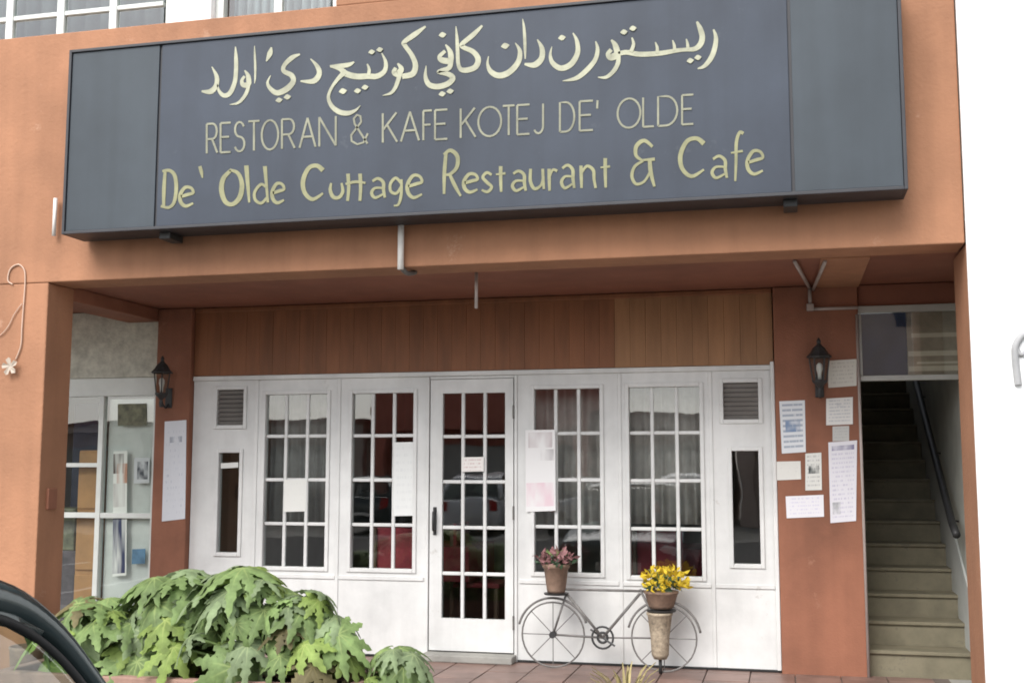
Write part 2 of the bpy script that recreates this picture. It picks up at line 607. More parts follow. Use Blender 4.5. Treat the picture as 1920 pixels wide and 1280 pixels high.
# timber boards above the white shopfront: each a piece
bx0, bx1, nb = -4.64, -.075, 40
bw = (bx1 - bx0) / nb
part('board_backing', 'dark', bx0, bx1, YR + .02, YR + .06, 2.165, ZC + .01, bevel=0)
for i in range(nb):
    x0 = bx0 + i * bw
    tan = (x0 > -1.22)
    boxo('board', M['wood_tan' if tan else 'wood_brown'], sh, x0 + .0003, x0 + bw - .0003, YR - .012 - .0008 * (i % 2), YR + .018, 2.168, ZC + .009, .001)
part('head_trim', 'wood_brown', bx0, bx1, YR - .03, YR - .013, ZC - .03, ZC + .008)

# rooms behind
part('room_floor', 'interior_floor', -8, .5, YR + .31, 14, -.05, ZF, bevel=0)
part('room_ceiling', 'interior_wall', -8, .5, YR + .31, 14, 2.75, 2.85, bevel=0)
part('room_back', 'interior_wall', -8, .495, 14.0, 14.1, -.05, 5.6, bevel=0)
part('stair_end_wall', 'stair_wall', .502, 1.2, 14.0, 14.1, -.05, 3.1, bevel=0)  # unseen wall kept low: opening above added to let daylight onto the stairs
part('room_side', 'interior_wall', -4.9, -4.75, YR + .31, 13.99, ZF, 2.749, bevel=0)
part('room_side', 'interior_wall', .30, .50, YR + .31, 13.99, ZF, 5.6, bevel=0)
part('room_side', 'interior_wall', -8.1, -8.0, YR, 13.99, ZF, 2.749, bevel=0)
part('stairwell_head', 'stair_wall', .502, 1.2, YR + .25, YR + .4, ZC + .1, 5.6, bevel=0)

# white neighbour on the right
wb = thing('white_building', 'blank bright white rendered building front at the right edge of the picture', 'building', (3, 6.9, ST))
MB().box(1.031, 7, YF - .03, YF + .0, ST, 8.3).build('wall', M['white_plaster'], wb, bevel=.006)
MB().box(1.36, 7, YF + .003, 12, ST, 8.25).build('side_block', M['white_plaster'], wb)
# frame surrounding the stair doorway
tf = thing('stair_transom', 'dark glazed transom window with pale bars above the stair opening', 'window', (.86, YR, 2.05))
MB().box(.517, 1.2, YR - .05, YR - .0, 2.515, 2.563).build('top_bar', M['alu_grey'], tf, bevel=.004)
MB().box(.517, 1.2, YR - .05, YR - .0, 2.035, 2.072).build('bottom_bar', M['alu_grey'], tf, bevel=.004)
MB().box(.517, .535, YR - .05, YR - .0, 2.074, 2.513).build('side_bar', M['alu_grey'], tf, bevel=.003)
boxo('pane', M['window_glass'], tf, .537, 1.198, YR - .028, YR - .022, 2.074, 2.513)
mat('transom_reflection', (.34, .27, .21), .7, .2, 5)
mat('transom_reflection_line', (.60, .50, .40), .6, .1, 5)
ts = MB().box(.84, 1.198, YR - .010, YR - .004, 2.074, 2.5135).build('reflection_sheet', M['transom_reflection'], tf)  # added sheet: reflection of the opposite building painted as tan with pale streaks
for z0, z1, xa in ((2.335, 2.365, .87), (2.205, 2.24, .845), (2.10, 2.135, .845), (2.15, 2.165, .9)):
    MB().box(xa, 1.19, YR - .0125, YR - .0105, z0, z1).build('reflection_stripe', M['transom_reflection_line'], ts)
MB().box(.537, .838, YR - .012, YR - .006, 2.074, 2.5135).build('dark_sheet', M['navy'], tf)  # added backing: dark part of the glass as colour, blocks stairwell daylight

# ------------------------------------------------------------------ staircase
stc = thing('staircase', 'straight flight of tan concrete steps climbing into the dark', 'stairs', (.86, YR + .1, ZF))
rise, going, y0 = .165, .28, 8.46
for n in range(17):
    boxo('step', M['stair_tread'], stc, .503, 1.2, y0 + n * going, y0 + (n + 1) * going + .02, ZF + n * rise - .12, ZF + (n + 1) * rise - .025 - .001, 0)
    boxo('nosing', M['stair_tread'], stc, .503, 1.2, y0 + n * going - .02, y0 + (n + 1) * going, ZF + (n + 1) * rise - .025, ZF + (n + 1) * rise, .005)
MB().box(.503, 1.2, 8.2, 8.6, ZF - .1, ZF - .013).build('landing', M['concrete'], stc)
k = rise / going
sk = MB()
ya, yb = y0 - .02, y0 + 16 * going
sk.add([(1.185, ya, ZF), (1.185, ya, ZF + .55), (1.185, yb, ZF + .55 + (yb - ya) * k), (1.185, yb, ZF + (yb - ya) * k),
        (1.199, ya, ZF), (1.199, ya, ZF + .55), (1.199, yb, ZF + .55 + (yb - ya) * k), (1.199, yb, ZF + (yb - ya) * k)],
       [(0, 1, 2, 3), (4, 7, 6, 5), (0, 4, 5, 1), (1, 5, 6, 2), (2, 6, 7, 3), (3, 7, 4, 0)])
sk.build('skirt_band', M['stair_skirt'], stc)
hr = MB().tube([(1.135, y0 + .1, ZF + .95), (1.135, y0 + .3, ZF + 1.02), (1.135, y0 + 4.2, ZF + 1.02 + 3.9 * k)], .028, 10)
hro = hr.build('handrail', M['black_iron'], stc, smooth=True)
for i in range(5):
    yy = y0 + .45 + i * .85
    z = ZF + 1.02 + (yy - y0 - .3) * k
    MB().tube([(1.135, yy, z - .02), (1.14, yy, z - .07), (1.2, yy, z - .08)], .008, 6).build('rail_bracket', M['black_iron'], hro)

# ------------------------------------------------------------------ the white shopfront
sf = thing('shopfront', 'white painted timber shopfront of glazed panels around a central door', 'shopfront', (-2.35, YR, ZF))
TOP, BOT = 2.157, .035
sections = [  # xa, xb, openings (x0, x1, z0, z1, kind)
    (-4.64, -4.087, [(-4.43, -4.20, 1.772, 2.055, 'vent'), (-4.40, -4.222, .772, 1.553, 'slim')]),
    (-4.081, -3.39, [(-4.006, -3.488, .672, 2.010, 'window')]),
    (-3.384, -2.672, [(-3.276, -2.777, .672, 2.008, 'window')]),
    (-1.958, -1.19, [(-1.829, -1.335, .670, 2.018, 'window')]),
    (-1.184, -.53, [(-1.118, -.605, .660, 2.020, 'window')]),
    (-.524, -.07, [(-.434, -.187, 1.778, 2.042, 'vent'), (-.382, -.195, .757, 1.553, 'slim')]),
]
def lattice(win, x0, x1, z0, z1, cols, rows, yg):
    bw_ = .026
    pw, ph = (x1 - x0 - bw_ * (cols - 1)) / cols, (z1 - z0 - bw_ * (rows - 1)) / rows
    for c in range(1, cols):
        xa = x0 + c * (pw + bw_) - bw_
        boxo('glazing_bar', M['white_timber'], win, xa, xa + bw_, yg - .014, yg + .014, z0, z1, .004)
    for c in range(cols):
        xa = x0 + c * (pw + bw_)
        for r in range(rows):
            za = z0 + r * (ph + bw_)
            boxo('pane', M['window_glass'], win, xa + .001, xa + pw - .001, yg - .002, yg + .002, za + .001, za + ph - .001)
            if r:
                boxo('glazing_bar', M['white_timber'], win, xa + .0005, xa + pw - .0005, yg - .012, yg + .012, za - bw_, za, .004)
def ring(x0, x1, z0, z1, w, ya, yb):
    return MB().box(x0 - w, x0, ya, yb, z0 - w, z1 + w).box(x1, x1 + w, ya, yb, z0 - w, z1 + w).box(x0, x1, ya, yb, z0 - w, z0).box(x0, x1, ya, yb, z1, z1 + w)
for xa, xb, ops in sections:
    x0, x1 = min(o[0] for o in ops), max(o[1] for o in ops)
    mb = MB().box(xa, x0, YR, YR + .05, BOT, TOP).box(x1, xb, YR, YR + .05, BOT, TOP)
    zs = sorted(ops, key=lambda o: o[2])
    z = BOT
    for o in zs:
        mb.box(x0, x1, YR, YR + .05, z, o[2])
        if o[0] > x0 + .001:
            mb.box(x0, o[0], YR, YR + .05, o[2], o[3])
        if o[1] < x1 - .001:
            mb.box(o[1], x1, YR, YR + .05, o[2], o[3])
        z = o[3]
    mb.box(x0, x1, YR, YR + .05, z, TOP)
    mb.build('wall_panel', M['white_timber'], sf)
    for (a, b, z0, z1, kind) in ops:
        w = ring(a, b, z0, z1, .03, YR - .012, YR - .0005)
        win = w.build({'window': 'window', 'slim': 'side_light', 'vent': 'louvre_vent'}[kind], M['white_timber'], sf, bevel=.004)
        if kind == 'window':
            lattice(win, a, b, z0, z1, 3, 4, YR + .025)
        elif kind == 'slim':
            boxo('pane', M['window_glass'], win, a + .001, b - .001, YR + .023, YR + .027, z0 + .001, z1 - .001)
        else:
            MB().box(a, b, YR + .045, YR + .05, z0, z1).build('backing', M['vent_back'], win)
            ns = 8
            for s_ in range(ns):
                zc = z0 + (z1 - z0) * (s_ + .5) / ns
                o = boxo('slat', M['slat_grey'], win, a + .002, b - .002, YR + .012, YR + .032, zc - .013, zc + .013)
                o.rotation_euler.x = R(28)
# posts, head rail, sill rails and base
for x in (-4.084, -3.387, -1.187, -.527):
    boxo('cover_strip', M['white_timber'], sf, x - .014, x + .014, YR - .008, YR - .0005, BOT, TOP - .03, .003)
MB().box(-4.64, -.07, YR - .02, YR - .001, TOP - .028, TOP + .008).build('head_rail', M['white_timber'], sf, bevel=.004)
MB().box(-.098, -.07, YR - .035, YR - .021, BOT, TOP + .03).build('end_post', M['white_timber'], sf, bevel=.004)
for xa, xb in ((-4.62, -4.10), (-4.068, -3.402), (-3.372, -2.685), (-1.945, -1.203), (-1.172, -.542), (-.512, -.10)):
    boxo('sill_rail', M['white_timber'], sf, xa, xb, YR - .010, YR - .0005, .585, .615, .003)
MB().box(-4.63, -2.68, YR + .004, YR + .05, ZF + .002, BOT - .001).build('base_strip', M['dark'], sf)
MB().box(-1.95, -.075, YR - .02, YR + .05, ZF + .002, BOT - .002).build('base_strip', M['dark'], sf)
for x0, x1 in ((-2.672, -2.648), (-1.982, -1.958)):
    boxo('door_post', M['white_timber'], sf, x0 + .0005, x1 - .0005, YR - .012, YR + .05, ZF, TOP - .03, .003)
MB().box(-2.646, -1.984, YR - .004, YR + .05, 2.108, TOP - .03).build('door_head', M['white_timber'], sf, bevel=.003)
MB().box(-2.66, -1.965, YR - .16, YR + .05, ZF + .001, .072).build('threshold', M['concrete'], sf, bevel=.008)
# the door
dx0, dx1, dz0, dz1 = -2.640, -1.990, .082, 2.104
ox0, ox1, oz0, oz1 = -2.543, -2.053, .318, 1.998
dm = MB().box(dx0, ox0, YR - .006, YR + .034, dz0, dz1).box(ox1, dx1, YR - .006, YR + .034, dz0, dz1)
dm.box(ox0, ox1, YR - .006, YR + .034, dz0, oz0).box(ox0, ox1, YR - .006, YR + .034, oz1, dz1)
door = dm.build('door', M['white_timber'], sf)
lattice(door, ox0, ox1, oz0, oz1, 3, 5, YR + .014)
MB().box(-2.612, -2.585, YR - .014, YR - .007, .93, 1.14).build('handle_plate', M['black_iron'], door, bevel=.003)
MB().tube([(-2.598, YR - .01, 1.11), (-2.598, YR - .05, 1.10), (-2.598, YR - .055, 1.03), (-2.598, YR - .05, .97), (-2.598, YR - .01, .96)], .010, 8).build('handle', M['black_iron'], door, smooth=True)
for z in (.3, 1.1, 1.85):
    MB().tube([(-1.987, YR - .014, z - .05), (-1.987, YR - .014, z + .05)], .007, 8).build('hinge', M['grey_iron'], door)

# ------------------------------------------------------------------ neighbour's glazed front on the left
gf = thing('glass_shopfront', 'pale metal framed glass shopfront seen between pillar and left column', 'shopfront', (-5.6, YR, ZF))
fr = MB()
fr.box(-8, -4.953, YR, YR + .06, 2.02, 2.168)
for x in (-7.2, -6.35, -5.475, -4.975):
    fr.box(x - .022, x + .022, YR, YR + .06, ZF, 2.019)
fr.build('frame', M['alu_white'], gf, bevel=.003)
for a, b in ((-7.178, -6.372), (-6.328, -5.497), (-5.453, -4.997)):
    for z in (1.05,):
        boxo('cross_bar', M['alu_white'], gf, a, b, YR + .005, YR + .055, z - .022, z + .022, .003)
    boxo('cross_bar', M['alu_white'], gf, a, b, YR + .005, YR + .055, ZF + .001, ZF + .08, .003)
    boxo('pane', M['window_glass'], gf, a, b, YR + .028, YR + .032, 1.073, 2.018)
    boxo('pane', M['window_glass'], gf, a, b, YR + .028, YR + .032, ZF + .082, 1.027)
boxo('cross_bar', M['alu_white'], gf, -6.328, -5.497, YR + .006, YR + .054, 1.44, 1.475, .003)
# things inside that shop
def prop(name, m, label, cat, *a, bevel=.01, group=None):
    return tag(MB().box(*a).build(name, M[m], bevel=bevel), label, cat, group)
cab = thing('display_cabinet', 'orange brown upright cabinet inside the left glass shopfront', 'cabinet', (-5.6, 8.7, ZF))
MB().box(-5.74, -5.50, 8.515, 8.85, ZF, 1.58).build('carcass', M['orange_box'], cab, bevel=.01)
for i in range(3):
    boxo('drawer_front', M['orange_box'], cab, -5.73, -5.51, 8.50, 8.514, .1 + i * .5, .56 + i * .5, .004)
prop('display_board', 'paper_plain', 'pale display board behind the right pane of the left shopfront', 'board', -5.445, -5.0, YR + .066, YR + .09, ZF + .001, 2.0)
crate_y = 8.55
prop('storage_crate', 'purple_box', 'dark purple crate on the floor inside the left glass shopfront', 'crate', -6.15, -5.76, crate_y, crate_y + .4, ZF + .001, .75)
prop('storage_crate', 'green_print', 'greenish crate stacked on the purple crate in the left shop', 'crate', -6.10, -5.78, crate_y, crate_y + .35, .752, 1.1)

prop('wall_panel', 'paper_plain', 'pale panel standing behind the orange cabinet in the left shop', 'panel', -5.76, -5.50, 9.02, 9.05, ZF, 2.0)
prop('dark_panel', 'navy', 'dark standing panel behind the crates in the left shop', 'panel', -6.12, -5.80, 8.97, 9.0, ZF, 2.0)

# ------------------------------------------------------------------ paper notices
def sheet(name, pts, m, label, cat='notice', group=None, curl=.006):
    """thin sheet with the four given corners (tl, tr, br, bl), slightly curled, with its own UVs"""
    n = 6
    tl, tr, br, bl = [Vector(p) for p in pts]
    vs_, uv, fs = [], [], []
    for j in range(n + 1):
        for i in range(n + 1):
            u, v = i / n, j / n
            p = (bl * (1 - u) + br * u) * (1 - v) + (tl * (1 - u) + tr * u) * v
            c = curl * (abs(u - .5) * 2) ** 3 * (1 - v) ** 2 + curl * .25 * math.sin(u * 5 + v * 3)
            vs_.append(p + Vector((0, -abs(c) - .001, 0)))
            uv.append((u, v))
    for j in range(n):
        for i in range(n):
            a = j * (n + 1) + i
            fs.append((a, a + 1, a + n + 2, a + n + 1))
    me = bpy.data.meshes.new(name)
    off = (bl + br) / 2
    me.from_pydata([p - off for p in vs_], [], fs)
    l = me.uv_layers.new(name='UVMap')
    for lp in me.loops:
        l.data[lp.index].uv = uv[lp.vertex_index]
    me.materials.append(m)
    o = bpy.data.objects.new(name, me)
    C.objects.link(o)
    o.location = off
    md = o.modifiers.new('solid', 'SOLIDIFY')
    md.thickness = .0008
    md.offset = -1
    return tag(o, label, cat, group)
def sheet_px(name, q, Y, *a, **k):
    return sheet(name, [at(p[0], p[1], Y) for p in q], *a, **k)
YC = YR - .062
P = paper('print_blue', (.70, .72, .74), (.16, .22, .32), 10, .62, blotch=[(.2, .8, .4, .62, (.2, .28, .42))])
g1 = 'paper notices on the right column'
sheet_px('notice', [(1461, 752), (1509, 750), (1511, 847), (1466, 850)], YC, P, 'tall notice with blue print, highest on the left of the right column', group=g1)
sheet_px('notice', [(1553, 676), (1606, 673), (1606, 723), (1553, 727)], YC, paper('print_beige', (.62, .60, .54), (.42, .40, .37), 7, .5), 'plain beige notice beside the lantern on the right column', group=g1)
sheet_px('notice', [(1549, 747), (1599, 744), (1599, 795), (1549, 797)], YC, paper('print_pale', (.70, .69, .66), (.4, .42, .46), 8, .55, head=(.4, .65, .68, .82, (.3, .32, .38))), 'square pale notice just below the beige one on the right column', group=g1)
sheet_px('notice', [(1561, 799), (1592, 798), (1592, 826), (1561, 827)], YC, paper('print_grey', (.50, .50, .48), (.36, .36, .36), 5, .5), 'small grey slip between the square notice and the tall purple headed one', group=g1)
sheet_px('notice', [(1456, 865), (1501, 864), (1502, 898), (1457, 900)], YC, paper('print_cream', (.68, .67, .63), (.5, .5, .48), 5, .4), 'small blank cream notice at the left edge of the right column', group=g1)
sheet_px('notice', [(1510, 850), (1540, 848), (1541, 918), (1510, 919)], YC, paper('print_black', (.68, .68, .64), (.3, .3, .3), 9, .5, blotch=[(.2, .85, .45, .66, (.05, .06, .06))]), 'narrow notice with a black picture at the middle of the right column', group=g1)
sheet_px('notice', [(1473, 930), (1544, 927), (1545, 968), (1475, 971)], YC, paper('print_lilac', (.74, .73, .76), (.56, .54, .68), 6, .5), 'wide lilac tinted notice, lowest on the right column', group=g1)
sheet_px('notice', [(1553, 829), (1607, 825), (1605, 976), (1557, 980)], YC, paper('print_purple', (.70, .69, .73), (.45, .43, .55), 18, .5, head=(.12, .9, .89, .95, (.09, .08, .22)), blotch=[(.1, .4, .1, .25, (.2, .22, .2))]), 'longest notice with purple header at the right edge of the right column', group=g1)
sheet_px('notice', [(309, 790), (350, 787), (348, 972), (305, 977)], YC, paper('print_left', (.68, .69, .72), (.48, .5, .56), 16, .42, head=(.25, .8, .78, .84, (.12, .15, .22))), 'long white notice with dark heading on the left column', curl=.012)
YG = YR + .010
g2 = 'papers stuck to the white shopfront glass'
sheet_px('paper_sheet', [(738, 829), (777, 828), (777, 966), (738, 967)], YG, paper('print_w1', (.74, .75, .73), (.66, .67, .66), 10, .5), 'tall white paper on the right panes of the window left of the door', group=g2, curl=.002)
sheet_px('paper_sheet', [(533, 899), (575, 898), (573, 958), (532, 959)], YG, paper('print_w2', (.72, .72, .68), (.62, .62, .58), 6, .4), 'white paper in the middle pane of the leftmost lattice window', group=g2, curl=.002)
sheet_px('paper_sheet', [(866, 857), (907, 856), (907, 883), (866, 884)], YR - .012, paper('print_w3', (.76, .73, .69), (.5, .3, .3), 4, .5), 'small white sign hung on the upper panes of the glazed door', group=g2, curl=.001)
sheet_px('paper_sheet', [(985, 806), (1041, 805), (1042, 957), (986, 959)], YR - .016, paper('print_pink', (.76, .75, .74), (.70, .69, .69), 8, .3, head=(.1, .9, .78, .97, (.55, .49, .49)), blotch=[(.02, .95, .06, .35, (.72, .56, .60)), (.5, .95, .62, .76, (.5, .48, .48))]), 'white poster with pink pattern and grey heading right of the door', group=g2, curl=.003)
sheet_px('paper_sheet', [(414, 868), (447, 866), (447, 876), (414, 878)], YG, M['paper_plain'], 'thin white strip across the top of the left side light', group=g2, curl=.001)
# prints in the left shop
YL = YR + .024
sheet_px('poster', [(221, 757), (275, 756), (275, 797), (221, 798)], YL, M['green_print'], 'small green and brown picture high on the left shopfront glass', 'poster', curl=.001)
sheet_px('poster', [(252, 858), (281, 857), (280, 905), (251, 906)], YL, paper('print_bw', (.5, .54, .53), (.4, .42, .42), 2, .2, blotch=[(.2, .9, .15, .85, (.06, .07, .08))]), 'black and white picture on the right pane of the left shopfront', 'poster', curl=.001)
sheet_px('poster', [(248, 1029), (273, 1028), (272, 1056), (247, 1057)], YL, M['blue_print'], 'small blue square poster low on the left shopfront', 'poster', curl=.001)
fig = paper('print_figure', (.62, .66, .60), (.55, .6, .56), 3, .2, blotch=[(.0, .75, .82, .98, (.05, .03, .02)), (.25, 1, .74, .9, (.42, .24, .16)), (0, .85, .55, .74, (.45, .46, .42)), (0, .9, .02, .5, (.03, .04, .09))])
sheet_px('poster', [(213, 846), (239, 845), (237, 1078), (211, 1080)], YL, fig, 'tall narrow poster with a dark blue figure beside the left shopfront mullion', 'poster', curl=.001)

# ------------------------------------------------------------------ wall lanterns
def lantern(x, y, z, label):
    t = thing('wall_lantern', label, 'lantern', (x, y, z), 'black wall lanterns on the back columns')
    MB().box(x - .03, x + .03, y - .012, y, z - .17, z - .01).build('back_plate', M['black_iron'], t, bevel=.006)
    MB().tube(crom([(x, y - .01, z - .14), (x, y - .05, z - .17), (x, y - .11, z - .13), (x, y - .12, z - .06)], 5), .009, 8).build('arm', M['black_iron'], t, smooth=True)
    cx, cy = x, y - .12
    MB().lathe((cx, cy, z - .07), [(.012, -.10), (.018, -.07), (.012, -.04), (.03, -.02), (.05, 0), (.052, .012)], 8).build('base', M['black_iron'], t)
    cage = MB()
    for k_ in range(6):
        a = k_ * math.pi / 3
        cage.tube([(cx + .047 * math.cos(a), cy + .047 * math.sin(a), z - .058), (cx + .068 * math.cos(a), cy + .068 * math.sin(a), z + .10)], .005, 5)
    cage.build('cage', M['black_iron'], t)
    MB().lathe((cx, cy, z - .057), [(.044, 0), (.064, .155)], 6).build('glass', M['lamp_glass'], t)
    MB().lathe((cx, cy, z - .05), [(.012, 0), (.014, .04), (.022, .07), (.02, .1), (.006, .115)], 10).build('bulb', M['pipe_white'], t, smooth=True)
    MB().lathe((cx, cy, z + .10), [(.084, 0), (.086, .008), (.06, .035), (.04, .07), (.022, .085), (.012, .10), (.016, .115), (.004, .14)], 8).build('cap', M['black_iron'], t)
    return t
p = at(1533, 700, YC)
lantern(p.x + .01, YC, p.z, 'black wall lantern among the paper notices on the right column')
p = at(322, 725, YC)
lantern(p.x - .02, YC, p.z, 'black wall lantern above the long notice on the left column')

# ------------------------------------------------------------------ conduits and fixings
def pipe(name, pts, r, m, label):
    return tag(MB().tube(pts, r, 10).build(name, M[m], smooth=True), label, 'pipe')
pipe('ceiling_conduit', [(.19, YR - .08, ZC - .01), (.08, 7.22, ZC - .01)], .012, 'pipe_grey', 'pale conduit running along the soffit left of the other at the right bay')
pipe('ceiling_conduit', [(.215, YR - .08, ZC - .02), (.262, 7.22, ZC - .02)], .012, 'pipe_grey', 'pale conduit along the edge of the lighter ceiling strip at the right bay')
pipe('wall_conduit', [(.19, YR - .085, 2.56), (.19, YR - .085, ZC - .01)], .013, 'pipe_grey', 'short vertical conduit at the top of the right column')
pipe('wall_conduit', [(.19, YR - .085, 2.548), (.515, YR - .085, 2.548)], .012, 'pipe_grey', 'horizontal conduit from the right column to the stair transom')
jb = MB().box(.165, .215, YR - .11, YR - .062, 2.535, 2.585).build('junction_box', M['pipe_grey'], bevel=.005)
tag(jb, 'small pale junction box high on the right column where conduits meet', 'box')
pipe('wall_conduit', [(.505, YR - .072, .02), (.505, YR - .072, 2.5)], .010, 'pipe_grey', 'thin vertical pipe down the right edge of the right column beside the stairs')
a = at(752, 412, YF - .03)
b = at(750, 505, YF - .03)
pipe('drain_pipe', [(at(103, 400, 6.86).x, 6.86, at(103, 442, 6.86).z), (at(103, 400, 6.86).x, 6.86, at(103, 372, 6.86).z)], .014, 'pipe_white', 'short white pipe at the left end of the sign')
pipe('drain_pipe', [(a.x, YF - .03, a.z + .05), (a.x, YF - .03, b.z)], .020, 'pipe_white', 'short white pipe on the orange beam just under the sign')
tag(MB().tube(crom([(a.x, YF - .02, ZC - .005), (a.x + .015, YF + .06, ZC - .03), (a.x + .04, YF + .15, ZC - .01)], 5), .016, 8).build('pipe_elbow', M['grey_iron'], smooth=True), 'dark pipe elbow bending under the orange beam below the white pipe', 'pipe')
a = at(893, 560, 7.26)
pipe('hanging_rod', [(a.x, 7.26, ZC + .01), (a.x, 7.26, at(893, 578, 7.26).z)], .011, 'pipe_grey', 'thin grey rod hanging from the soffit above the door')
sb = MB().box(-4.952, -4.93, 6.98, 7.08, at(97, 955, 7.0).z, at(97, 915, 7.0).z).build('switch_box', M['recess_terracotta'], bevel=.006)
tag(sb, 'small red brown switch box on the inner face of the left pillar', 'box')

def scroll(px_pts, px_pts2, lamp_px, Y, m, label, rad=.0048):
    t = thing('scroll_bracket', label, 'bracket', at(lamp_px[0], lamp_px[1], Y), 'wire scroll brackets on the front pillars')
    pts = [(*at(q[0], q[1], Y)[:],) for q in px_pts]
    MB().tube(crom([(q[0], q[1] - .008, q[2]) for q in pts], 6), rad, 8).build('scroll', m, t, smooth=True)
    pts = [(*at(q[0], q[1], Y)[:],) for q in px_pts2]
    MB().tube(crom([(q[0], q[1] - .008, q[2]) for q in pts], 6), rad * .7, 8).build('branch', m, t, smooth=True)
    c = at(lamp_px[0], lamp_px[1], Y)
    hd = MB()
    for k_ in range(5):
        an = 2 * math.pi * k_ / 5 + .5
        d = Vector((math.cos(an), 0, math.sin(an)))
        s_ = Vector((-d.z, 0, d.x))
        b0 = c + Vector((0, -.03, 0))
        hd.add([b0 + s_ * .008, b0 - s_ * .008, b0 + d * .05 - s_ * .02 + Vector((0, -.012, 0)), b0 + d * .065 + Vector((0, -.004, 0)), b0 + d * .05 + s_ * .02 + Vector((0, -.012, 0))],
               [(0, 1, 2, 3, 4)])
    hd.build('rosette', M['rosette'] if m == M['scroll_peach'] else m, t)
    return t
mat('bracket_grey', (.36, .36, .36), .6, .1)
mat('rosette', (.50, .42, .34), .7, .1)
mat('scroll_peach', (.60, .43, .33), .6, .08)
L3 = lambda x, y: (x / 4.571, 460 + y / 4.571)
scroll([L3(*q) for q in ((115, 335), (75, 300), (95, 205), (165, 165), (215, 215), (222, 320), (208, 520), (195, 700), (185, 860), (140, 980))],
       [L3(*q) for q in ((195, 500), (130, 590), (80, 690), (20, 760), (-60, 800))], L3(110, 1040), YF, M['scroll_peach'], 'peach wire scroll bracket with white rosette on the left orange pillar')
scroll([(1990, 660), (1975, 632), (1945, 622), (1918, 628), (1904, 648), (1903, 670), (1906, 700), (1909, 722)],
       [(1904, 650), (1912, 664), (1924, 660), (1926, 645)], (1950, 700), YF - .03, M['bracket_grey'], 'grey wire scroll bracket on the white wall at the right edge', .02)

# ------------------------------------------------------------------ the sign
YS = 6.62
sg = thing('shop_sign', 'long slate grey shop sign with cream lettering in two scripts', 'sign', (-2, YS + .12, 2.98))
SX0, SX1, SZ0, SZ1 = -4.66, .70, 2.975, 4.245
MB().box(SX0 + .01, SX1 - .01, YS + .012, YF - .03, SZ0 + .01, SZ1 - .01).build('sign_box', M['sign_edge'], sg)
pans = []
for x0, x1, m in ((SX0 + .022, -3.985, 'sign_slate_side'), (-3.966, .068, 'sign_slate'), (.087, SX1 - .022, 'sign_slate_side')):
    pans.append(MB().box(x0, x1, YS, YS + .0115, SZ0 + .022, SZ1 - .022).build('sign_panel', M[m], sg, bevel=.003))
ed = MB().box(SX0, SX0 + .02, YS - .012, YF - .03, SZ0, SZ1).box(SX1 - .02, SX1, YS - .012, YF - .03, SZ0, SZ1)
ed.box(SX0 + .02, SX1 - .02, YS - .012, YF - .03, SZ0, SZ0 + .02).box(SX0 + .02, SX1 - .02, YS - .012, YF - .03, SZ1 - .02, SZ1)
ed.build('sign_frame', M['sign_edge'], sg, bevel=.003)
for x in (-3.95, .06):
    MB().box(x - .04, x + .04, YS + .08, YF - .031, SZ0 - .045, SZ0 - .001).build('support_bracket', M['black_iron'], sg, bevel=.004)
panel = pans[1]
def ribbon_px(strokes, m, smooth=True, name='letter', th=.003):
    """strokes: lists of (px, py, width in px); each becomes a raised cut-out stroke on the sign board"""
    mb = MB()
    for si, st in enumerate(strokes):
        pts = crom(st, 5) if (smooth and len(st) > 2) else st
        L_, R_ = [], []
        for i, q in enumerate(pts):
            a_, b_ = pts[max(i - 1, 0)], pts[min(i + 1, len(pts) - 1)]
            dx, dy = b_[0] - a_[0], b_[1] - a_[1]
            d = math.hypot(dx, dy) or 1
            nx, ny = -dy / d, dx / d
            w = max(q[2], .6) / 2
            L_.append(at(q[0] + nx * w, q[1] + ny * w, YS))
            R_.append(at(q[0] - nx * w, q[1] - ny * w, YS))
        o = Vector((0, -th - si * .0006, 0))
        n = len(pts)
        vs_ = [p + o for p in L_] + [p + o for p in R_] + L_ + R_
        fs = []
        for i in range(n - 1):
            fs.append((i, i + 1, n + i + 1, n + i))
            fs.append((i, 2 * n + i, 2 * n + i + 1, i + 1))
            fs.append((n + i, n + i + 1, 3 * n + i + 1, 3 * n + i))
        fs.append((0, n, 3 * n, 2 * n))
        fs.append((n - 1, 3 * n - 1, 4 * n - 1, 2 * n - 1))
        mb.add(vs_, fs)
    me_o = mb.build(name, m, panel)
    return me_o
def zoomed(strokes, ox, oy, sc, wk=.88):
    return [[(ox + x / sc, oy + y / sc, w / sc * wk) for x, y, w in st] for st in strokes]
def dot(x, y, s):
    return [(x - s * .62, y + s * .1, s * .12), (x, y, s * 1.05), (x + s * .62, y - s * .1, s * .12)]
